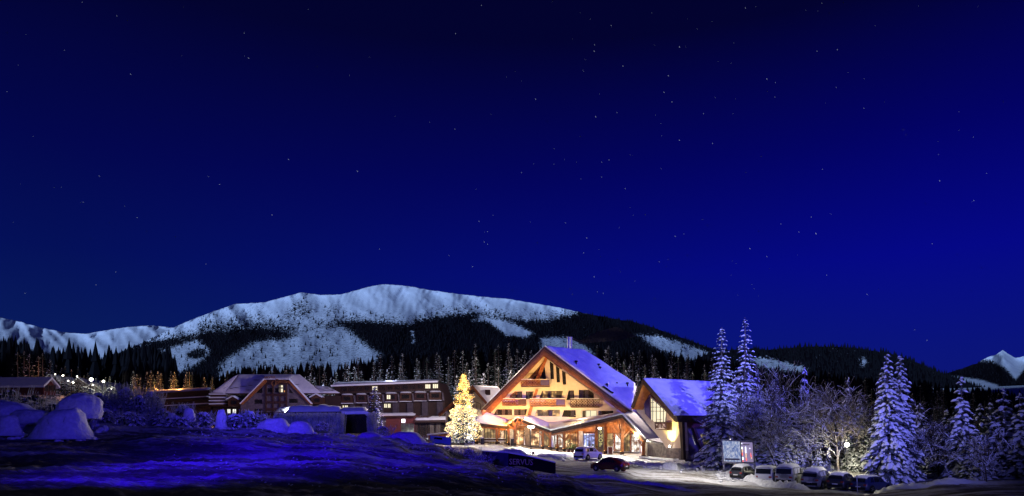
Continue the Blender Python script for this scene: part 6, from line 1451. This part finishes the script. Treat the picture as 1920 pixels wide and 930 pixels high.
# ================================================================ cars
def car(label, loc, yaw, L_, W_, Hh, body, kind='suv', snow=0, lights=None, group=None, name='parked_car'):
    """loc: ground point; +x of the car is its front"""
    t = thing(name, label, 'car', loc, group, yaw)
    WL[t.name] = Vector((0, 0, 0))
    prof = {   # (x fraction from rear, belt z, roof z, half-width belt, half-width roof)
        'suv':   [(0, .50, .52, .80, .70), (.02, .56, .60, .90, .76), (.06, .60, .86, .96, .74), (.12, .61, .97, .98, .74), (.3, .61, 1.0, 1, .76), (.5, .61, .99, 1, .76), (.62, .60, .93, 1, .74), (.74, .58, .62, .99, .80), (.9, .55, .57, .95, .78), (.98, .46, .48, .84, .66), (1, .36, .38, .76, .6)],
        'coupe': [(0, .52, .54, .82, .70), (.03, .60, .62, .92, .76), (.10, .63, .68, .97, .76), (.22, .63, .88, .99, .72), (.38, .62, .99, 1, .70), (.5, .62, 1.0, 1, .70), (.62, .61, .92, 1, .70), (.74, .59, .63, .99, .80), (.9, .56, .58, .95, .78), (.98, .47, .49, .84, .66), (1, .36, .38, .76, .6)],
        'van':   [(0, .48, .50, .86, .82), (.01, .54, .58, .94, .86), (.03, .56, .93, .96, .86), (.08, .56, .98, .98, .86), (.3, .56, 1.0, 1, .87), (.55, .56, .98, 1, .86), (.68, .56, .86, 1, .82), (.80, .54, .60, .99, .82), (.92, .50, .53, .95, .78), (.985, .42, .44, .84, .66), (1, .34, .36, .76, .6)],
        'hatch': [(0, .50, .52, .82, .72), (.02, .58, .62, .92, .78), (.07, .60, .84, .96, .74), (.14, .61, .95, .98, .73), (.32, .61, 1.0, 1, .74), (.5, .61, .98, 1, .74), (.62, .60, .88, 1, .72), (.75, .58, .62, .99, .80), (.9, .54, .56, .95, .78), (.98, .45, .47, .84, .66), (1, .36, .38, .76, .6)]}[kind]
    w2 = W_/2; zl = .2/Hh; sec = []
    for fx, zb, zr, wb, wr in prof:
        x = (fx-.5)*L_; q = [(x, 0, zl*Hh), (x, w2*wb*.86, zl*Hh), (x, w2*wb*.98, (zl+.07)*Hh), (x, w2*wb, (zl*.45+zb*.55)*Hh), (x, w2*wb*.97, zb*Hh), (x, w2*wr, (zb*.08+zr*.92)*Hh), (x, w2*wr*.86, zr*Hh), (x, 0, zr*Hh+.015)]
        sec.append(q+[(a, -b, c) for a, b, c in q[-2:0:-1]])
    n = len(sec[0]); mb = MB(); vs = [p for s in sec for p in s]
    fs = [(i*n+k, i*n+(k+1) % n, (i+1)*n+(k+1) % n, (i+1)*n+k) for i in range(len(sec)-1) for k in range(n)]; fs += [tuple(range(n)), tuple((len(sec)-1)*n+k for k in range(n))[::-1]]
    mb.add(vs, fs); mb.sm = True; bo = mb.build('body', M[body], t)
    bo.modifiers.new('edge', 'EDGE_SPLIT').split_angle = R(38)
    def side(i, j, f0, f1, s, lo=.08, hi=.88):
        a, b = prof[i], prof[j]
        def pt(f, v):
            fx = a[0]+(b[0]-a[0])*f; zb = a[1]+(b[1]-a[1])*f; zr = a[2]+(b[2]-a[2])*f; wb = a[3]+(b[3]-a[3])*f; wr = a[4]+(b[4]-a[4])*f
            zt = zb*.08+zr*.92; return Vector(((fx-.5)*L_, s*(w2*(wb*.97+(wr-wb*.97)*v)+.012), (zb+(zt-zb)*v)*Hh))
        return [pt(f0, lo), pt(f1, lo), pt(f1, hi), pt(f0, hi)]
    for s in (1, -1):
        for (i, j, f0, f1) in ((2, 4, .35, .92), (4, 5, .0, .95), (5, 6, .05, .9)):
            mb = MB(); mb.add(side(i, j, f0, f1, s), [(0, 1, 2, 3)]); mb.build('side_window', M['dark_glass'], t)
        mb = MB(); q = side(6, 7, .0, .62, s, .1, .85); q[1] = q[1].lerp(q[2], .0); mb.add([q[0], q[1], q[3]], [(0, 1, 2)]); mb.build('side_window', M['dark_glass'], t)
    # rear and front glass, lights, plate
    def cross(i, j, f0, f1, wf, up=.012):
        a, b = prof[i], prof[j]; r_ = []
        for f in (f0, f1):
            fx = a[0]+(b[0]-a[0])*f; zr = a[2]+(b[2]-a[2])*f; wr = a[4]+(b[4]-a[4])*f; r_.append(((fx-.5)*L_, w2*wr*wf, zr*Hh+.03))
        (x0, y0, z0), (x1, y1, z1) = r_; dx = -.03 if i < 3 else .03
        return [Vector((x0+dx, -y0, z0)), Vector((x0+dx, y0, z0)), Vector((x1+dx, y1, z1)), Vector((x1+dx, -y1, z1))]
    ri, rj = (1, 2) if kind != 'coupe' else (2, 3)
    mb = MB(); mb.add(cross(ri, rj, .1, .85, .9), [(0, 1, 2, 3)]); mb.build('rear_window', M['dark_glass'], t)
    mb = MB(); mb.add(cross(6, 7, .1, .9, .88), [(0, 1, 2, 3)]); mb.build('windscreen', M['dark_glass'], t)
    xr = -L_/2; zr_ = prof[1][1]*Hh
    for s in (1, -1):
        mb = MB(); box(mb, (xr+.06, s*w2*.72, zr_*.86), (.14, w2*.3, .16)); mb.build('tail_light', M['tail'], t)
        mb = MB(); box(mb, (L_/2-.10, s*w2*.66, .47*Hh), (.16, w2*.3, .12)); mb.build('headlight', M['metal'], t)
        mb = MB(); ball(mb, (L_*.13, s*(w2+.07), .63*Hh), (.07, .10, .08), nu=6, nv=4); mb.build('mirror', M[body], t)
    mb = MB(); box(mb, (xr-.015, 0, zr_*.62), (.03, .5, .12)); mb.build('number_plate', M['white_paint'], t)
    for bx_ in ((xr+.05, 0, .27*Hh), (L_/2-.1, 0, .26*Hh)): mb = MB(); box(mb, bx_, (.16, W_*.78, .15*Hh)); mb.build('bumper', M['rubber'] if body != 'car_white2' else M[body], t)
    wr_ = .19*Hh+.03
    for fx in (.19, .81):
        for s in (1, -1):
            c = Vector(((fx-.5)*L_, s*(w2-.09), wr_)); mb = MB(); ax = Vector((0, .11, 0)); ring = []
            tube(mb, [c-ax, c-ax*.85, c+ax*.85, c+ax], [wr_*.9, wr_, wr_, wr_*.9], 16); w_ = mb.build('wheel', M['rubber'], t)
            mb = MB(); 
            tube(mb, [c+Vector((0, s*.10, 0)), c+Vector((0, s*.118, 0))], wr_*.24, 8)
            for k in range(5):
                a = k*2*math.pi/5; beam(mb, c+Vector((0, s*.115, 0)), c+Vector((math.cos(a)*wr_*.66, s*.115, math.sin(a)*wr_*.66)), wr_*.17, .03, up=Vector((0, 1, 0)))
            mb.build('rim', M['metal'], w_)
            mb = MB(); tube(mb, [c+Vector((0, s*.06, .03)), c+Vector((0, s*.085, .03))], wr_*1.16, 16); mb.build('wheel_arch', M['rubber'], t)
    if snow:
        mb = MB(); th = .16*snow; ks = range(2, 7) if kind != 'coupe' else range(3, 7); vs = []; nn_ = 7
        st = [prof[i] for i in ks]; rows = []
        for i in range(len(st)-1):
            for f in (0, .5): a, b = st[i], st[i+1]; rows.append([a[k]+(b[k]-a[k])*f for k in range(5)])
        rows.append(st[-1])
        for r, p in enumerate(rows):
            for k in range(nn_):
                v = k/(nn_-1)*2-1; e = 1-abs(v)**4; er = min(1, .35+r*.5, .35+(len(rows)-1-r)*.5)
                vs.append(((p[0]-.5)*L_, w2*p[4]*1.0*v, p[2]*Hh-(.06 if abs(v) > .95 else 0)+th*e*er+.03+noise.noise(Vector((r*.6, k*.6, L_*9)))*.04))
        mb.add(vs, [(i*nn_+k, i*nn_+k+1, (i+1)*nn_+k+1, (i+1)*nn_+k) for i in range(len(rows)-1) for k in range(nn_-1)])
        if snow > .8:
            hood = [prof[i] for i in (7, 8, 9)]; vs = []
            for r, p in enumerate(hood):
                for k in range(nn_): v = k/(nn_-1)*2-1; vs.append(((p[0]-.5)*L_, w2*p[3]*.92*v, p[2]*Hh+.03+th*.7*(1-abs(v)**4)*(1 if r < 2 else .1)))
            mb.add(vs, [(i*nn_+k, i*nn_+k+1, (i+1)*nn_+k+1, (i+1)*nn_+k) for i in range(2) for k in range(nn_-1)])
            if snow > 1.2:      # glass plastered over
                for s in (1, -1):
                    for (i, j, f0, f1) in ((2, 4, .3, .9), (4, 5, .0, .6)):
                        q = side(i, j, f0, f1, s, .25, .95); mb.add([p+Vector((0, s*.03, 0)) for p in q], [(0, 1, 2, 3)])
                q = cross(6, 7, .0, .95, .95); mb.add([p+Vector((.03, 0, .03)) for p in q], [(0, 1, 2, 3)])
        mb.sm = True; mb.build('snow_cover', M['snow'], t)
    return t
mat('car_white', (.70, .72, .75), .25, spec=.6); mat('car_white2', (.62, .64, .70), .3, spec=.5); mat('car_frost', (.52, .54, .57), .8, nz=((.18, .19, .2), 1.6), spec=.1); mat('car_frost2', (.40, .42, .44), .8, nz=((.10, .11, .12), 1.4), spec=.1); mat('car_red', (.10, .008, .006), .22, spec=.7); mat('car_dark', (.03, .035, .05), .3, spec=.6); mat('car_grey', (.16, .17, .19), .3, spec=.6)
mat('car_blue', (.02, .03, .10), .3, spec=.6); mat('tail', (.30, .012, .01), .3, spec=.6)
def cl(px, D): return gp(px, D)
car('clean white estate SUV parked right before the hotel entrance', cl(1103, 87), R(48), 4.35, 1.85, 1.72, 'car_white', 'suv', 0)
car('dark red coupe-like SUV standing alone on the forecourt snow', cl(1143, 67.5), R(147), 3.7, 1.65, 1.42, 'car_red', 'coupe', 0)
car('small dark hatchback with a lumpy snow cap, left end of the parked row', cl(1396, 69), R(38), 3.2, 1.65, 1.45, 'car_dark', 'hatch', 1.0, group='cars parked in the snowy row')
car('white high-roofed van with a bare dark rear window, second in the row', cl(1441, 67), R(52), 3.4, 1.85, 1.86, 'car_white2', 'van', .5, group='cars parked in the snowy row')
car('silver minivan thickly covered in snow, third in the row', cl(1484, 65.5), R(46), 3.9, 1.85, 1.85, 'car_frost', 'van', 1.6, group='cars parked in the snowy row')
car('grey estate car with snow over roof and bonnet, fourth in the row', cl(1534, 63.5), R(44), 4.1, 1.85, 1.75, 'car_frost2', 'suv', 1.6, group='cars parked in the snowy row')
car('dark grey hatchback with thin roof snow, fifth in the row', cl(1580, 62), R(40), 3.2, 1.75, 1.55, 'car_dark', 'hatch', .6, group='cars parked in the snowy row')
car('dark blue estate car at the shadowed right end of the row', cl(1633, 61), R(28), 3.7, 1.8, 1.5, 'car_blue', 'suv', .3, group='cars parked in the snowy row')
pp = gp(1608, 58.5); t = thing('snow_pole', 'thin pale marker pole before the dark blue car at the row end', 'pole', pp); mb = MB(); tube(mb, [pp-Vector((0, 0, .1)), P(1606.5, 893, 58.5)], .025, 6); mb.build('rod', M['white_paint'], t)
mb = MB(); ball(mb, P(1606.5, 892.5, 58.5), .05, nu=6, nv=4); mb.build('cap', M['rubber'], t)

# ================================================================ information board
ib_ = thing('information_board', 'large two-panel ski information board with a piste map and a lit status panel', 'information board', gp(1384, 71))
IB = VP((1352, 72), (1415, 70))
mb = MB()
slab(mb, IB, [(1351, 823.5), (1354, 823.5), (1359, 880), (1355.5, 880)], .08, .14); mb.build('post', M['metal'], ib_)
mb = MB(); slab(mb, IB, [(1411.5, 827), (1414, 827), (1417, 882), (1414.2, 882)], .08, .14); mb.build('post', M['metal'], ib_)
mb = MB(); slab(mb, IB, [(1383.5, 868), (1386, 868), (1387, 881), (1384.5, 881)], .02, .12); mb.build('post', M['metal'], ib_)
mb = MB(); slab(mb, IB, [(1353, 823.5), (1412, 826.5), (1412, 829.3), (1353, 826)], .1, .14); slab(mb, IB, [(1356.6, 865), (1414.5, 867.4), (1414.8, 870), (1356.8, 868.2)], .1, .14); mb.build('frame', M['metal'], ib_)
def board_mat():
    m = bpy.data.materials.new('piste_map'); m.use_nodes = True; t = m.node_tree; b = t.nodes['Principled BSDF']; n = t.nodes.new; l = t.links.new
    g = n('ShaderNodeNewGeometry'); mp = n('ShaderNodeMapping'); mp.inputs['Rotation'].default_value = (0, R(35), 0); mp.inputs['Scale'].default_value = (3, 1, 1.1); l(g.outputs['Position'], mp.inputs[0])
    x = n('ShaderNodeTexNoise'); x.inputs['Scale'].default_value = 1.3; x.inputs['Detail'].default_value = 6; x.inputs['Distortion'].default_value = 1.5; l(mp.outputs[0], x.inputs[0])
    r = n('ShaderNodeValToRGB'); e = r.color_ramp.elements; e[0].position = .38; e[0].color = (.16, .24, .42, 1); e[1].position = .62; e[1].color = (.62, .66, .66, 1); k = e.new(.5); k.color = (.36, .44, .55, 1)
    l(x.outputs[0], r.inputs[0]); l(r.outputs[0], b.inputs['Base Color']); l(r.outputs[0], b.inputs['Emission Color']); b.inputs['Emission Strength'].default_value = .62; b.inputs['Roughness'].default_value = .5  # map print also emits its own colour so the panel looks paler
    m.cycles.emission_sampling = 'NONE'; M['piste_map'] = m
board_mat()
mat('board_lilac', (.45, .40, .48), .5, emit=(.45, .36, .50), es=.42)
mb = MB(); slab(mb, IB, [(1354, 826.2), (1388.3, 828), (1390.6, 866.4), (1357.4, 865)], .04, .06); pm = mb.build('map_panel', M['piste_map'], ib_)
mb = MB(); slab(mb, IB, [(1359, 859.2), (1386.5, 859.8), (1386.8, 862.8), (1359.2, 862.3)], .07, .02); mb.build('map_legend', M['panel_violet'], pm)
mb = MB()
for (x, y, x2, y2) in ((1362, 856, 1372, 846), (1366, 858, 1381, 852), (1372, 846, 1378, 836), (1360, 845, 1369, 838)): beam(mb, IB.pt(x, y, .07), IB.pt(x2, y2, .07), .06, .02)
mb.build('map_piste', M['banner_blue2'], pm)
mb = MB(); slab(mb, IB, [(1389.2, 828.6), (1411, 829.5), (1413.4, 866.8), (1391.4, 866.2)], .04, .06); lp = mb.build('status_panel', M['board_lilac'], ib_)
mb = MB(); F_ = [(1388.3, 827.5), (1411.8, 828.5), (1414.2, 867.4), (1390.8, 867)]
for a_, b_ in zip(F_, F_[1:]+F_[:1]): beam(mb, IB.pt(*a_, .08), IB.pt(*b_, .08), .09, .06)
mb.build('frame', M['iron'], lp)
mb = MB()
for k in range(6): beam(mb, IB.pt(1393.6+k*2.1, 832.6, .06), IB.pt(1393.7+k*2.1, 834.6, .06), .07, .03)
mb.build('heading_mark', M['black_banner'], lp, kind='stuff')
for nm, mm, segs in (('led_column', 'led_white', ((1390.6, 831, 1390.7, 832), (1391, 838, 1391.5, 842), (1397.8, 838, 1398.4, 849), (1405, 840.6, 1406.6, 840.6), (1392.6, 857, 1393, 862))), ('led_column', 'led_amber', ((1391.6, 843, 1392, 848), (1398.5, 850, 1399, 858), (1408.8, 858, 1409.2, 860))), ('led_column', 'led_red', ((1391.6, 849, 1392.2, 854), (1399.3, 859, 1399.8, 864), (1407, 849.5, 1408, 851), (1407.6, 854, 1408.6, 855.6), (1393, 863, 1393.4, 866), (1407.2, 852, 1409, 857)))):
    for sgm in segs: mb = MB(); beam(mb, IB.pt(sgm[0], sgm[1], .07), IB.pt(sgm[2], sgm[3], .07), .07, .03); mb.build(nm, M[mm], lp)
mb = MB(); rr = random.Random(2)
for k in range(60): ball(mb, IB.pt(rr.uniform(1376, 1398), rr.uniform(870, 878), -.8+rr.random()*.3), .025, nu=4, nv=3)
fl = mb.build('fairy_lights', M['fairy'], None, label='net of tiny amber fairy lights glowing under the information board', category='fairy lights')
p = IB.pt(1371.5, 822.5, .15); mb = MB(); box(mb, p, (.25, .2, .2)); mb.build('board_lamp', M['metal'], ib_)
# amber lit door glimpsed behind the spruce, by the wing
mb = MB(); slab(mb, SW, rect(1381.5, 808, 1384, 818), .6, .1); mb.build('lit_slit', M['lit_orange'], wing)

# ================================================================ park lamp by the birch
lb = gp(1588, 69); lz = P(1586, 834, 69).z
pl_ = thing('park_lamp', 'glowing white globe lamp on a snowy post between birch and spruces', 'park lamp', lb)
mb = MB(); ball(mb, (lb.x, lb.y, lz), .22, nu=12, nv=8); mb.build('globe', M['lamp_globe'], pl_)
mb = MB(); tube(mb, [lb-Vector((0, 0, .1)), Vector((lb.x, lb.y, lz-.25))], .05, 8); mb.build('pole', M['iron'], pl_)
lamp('POINT', 'park_and_fill_light', (lb.x-.1, lb.y-.8, lz+.1), (1, .93, .66), 1000, size=.3)
lamp('POINT', 'park_and_fill_light', (lb.x-5, lb.y-6, lz+3.5), (1, .93, .74), 380, size=.3)  # second light added over the parked cars, no lamp of its own
# lamp over the car park by the lane
lamp('SPOT', 'lane_and_fill_light', P(1300, 690, 64), (1, .92, .86), 11000, aim=gp(1290, 66), size=.3, angle=84, blend=1)

# faint smoke drifting from the steel chimneys
def smoke():
    m = bpy.data.materials.new('smoke'); m.use_nodes = True; t = m.node_tree; t.nodes.remove(t.nodes['Principled BSDF']); v = t.nodes.new('ShaderNodeVolumePrincipled')
    v.inputs['Color'].default_value = (.8, .8, .85, 1); g = t.nodes.new('ShaderNodeTexCoord'); x = t.nodes.new('ShaderNodeTexNoise'); x.inputs['Scale'].default_value = 3; t.links.new(g.outputs['Generated'], x.inputs[0])
    r = t.nodes.new('ShaderNodeMapRange'); r.inputs[1].default_value = .48; r.inputs[2].default_value = .75; r.inputs[3].default_value = .0; r.inputs[4].default_value = .0003; t.links.new(x.outputs[0], r.inputs[0]); t.links.new(r.outputs[0], v.inputs['Density']); t.links.new(v.outputs[0], t.nodes['Material Output'].inputs['Volume'])
    pts = [P(1069, 634, 109), P(1090, 641, 112), P(1120, 632, 118), P(1155, 626, 124), P(1190, 630, 130)]; mb = MB(); tube(mb, pts, [.1, .35, .9, 1.3, .2], 12); mb.sm = True
    mb.build('smoke', m, kind='stuff', label='faint grey smoke drifting right from the steel chimney pipes')
smoke()
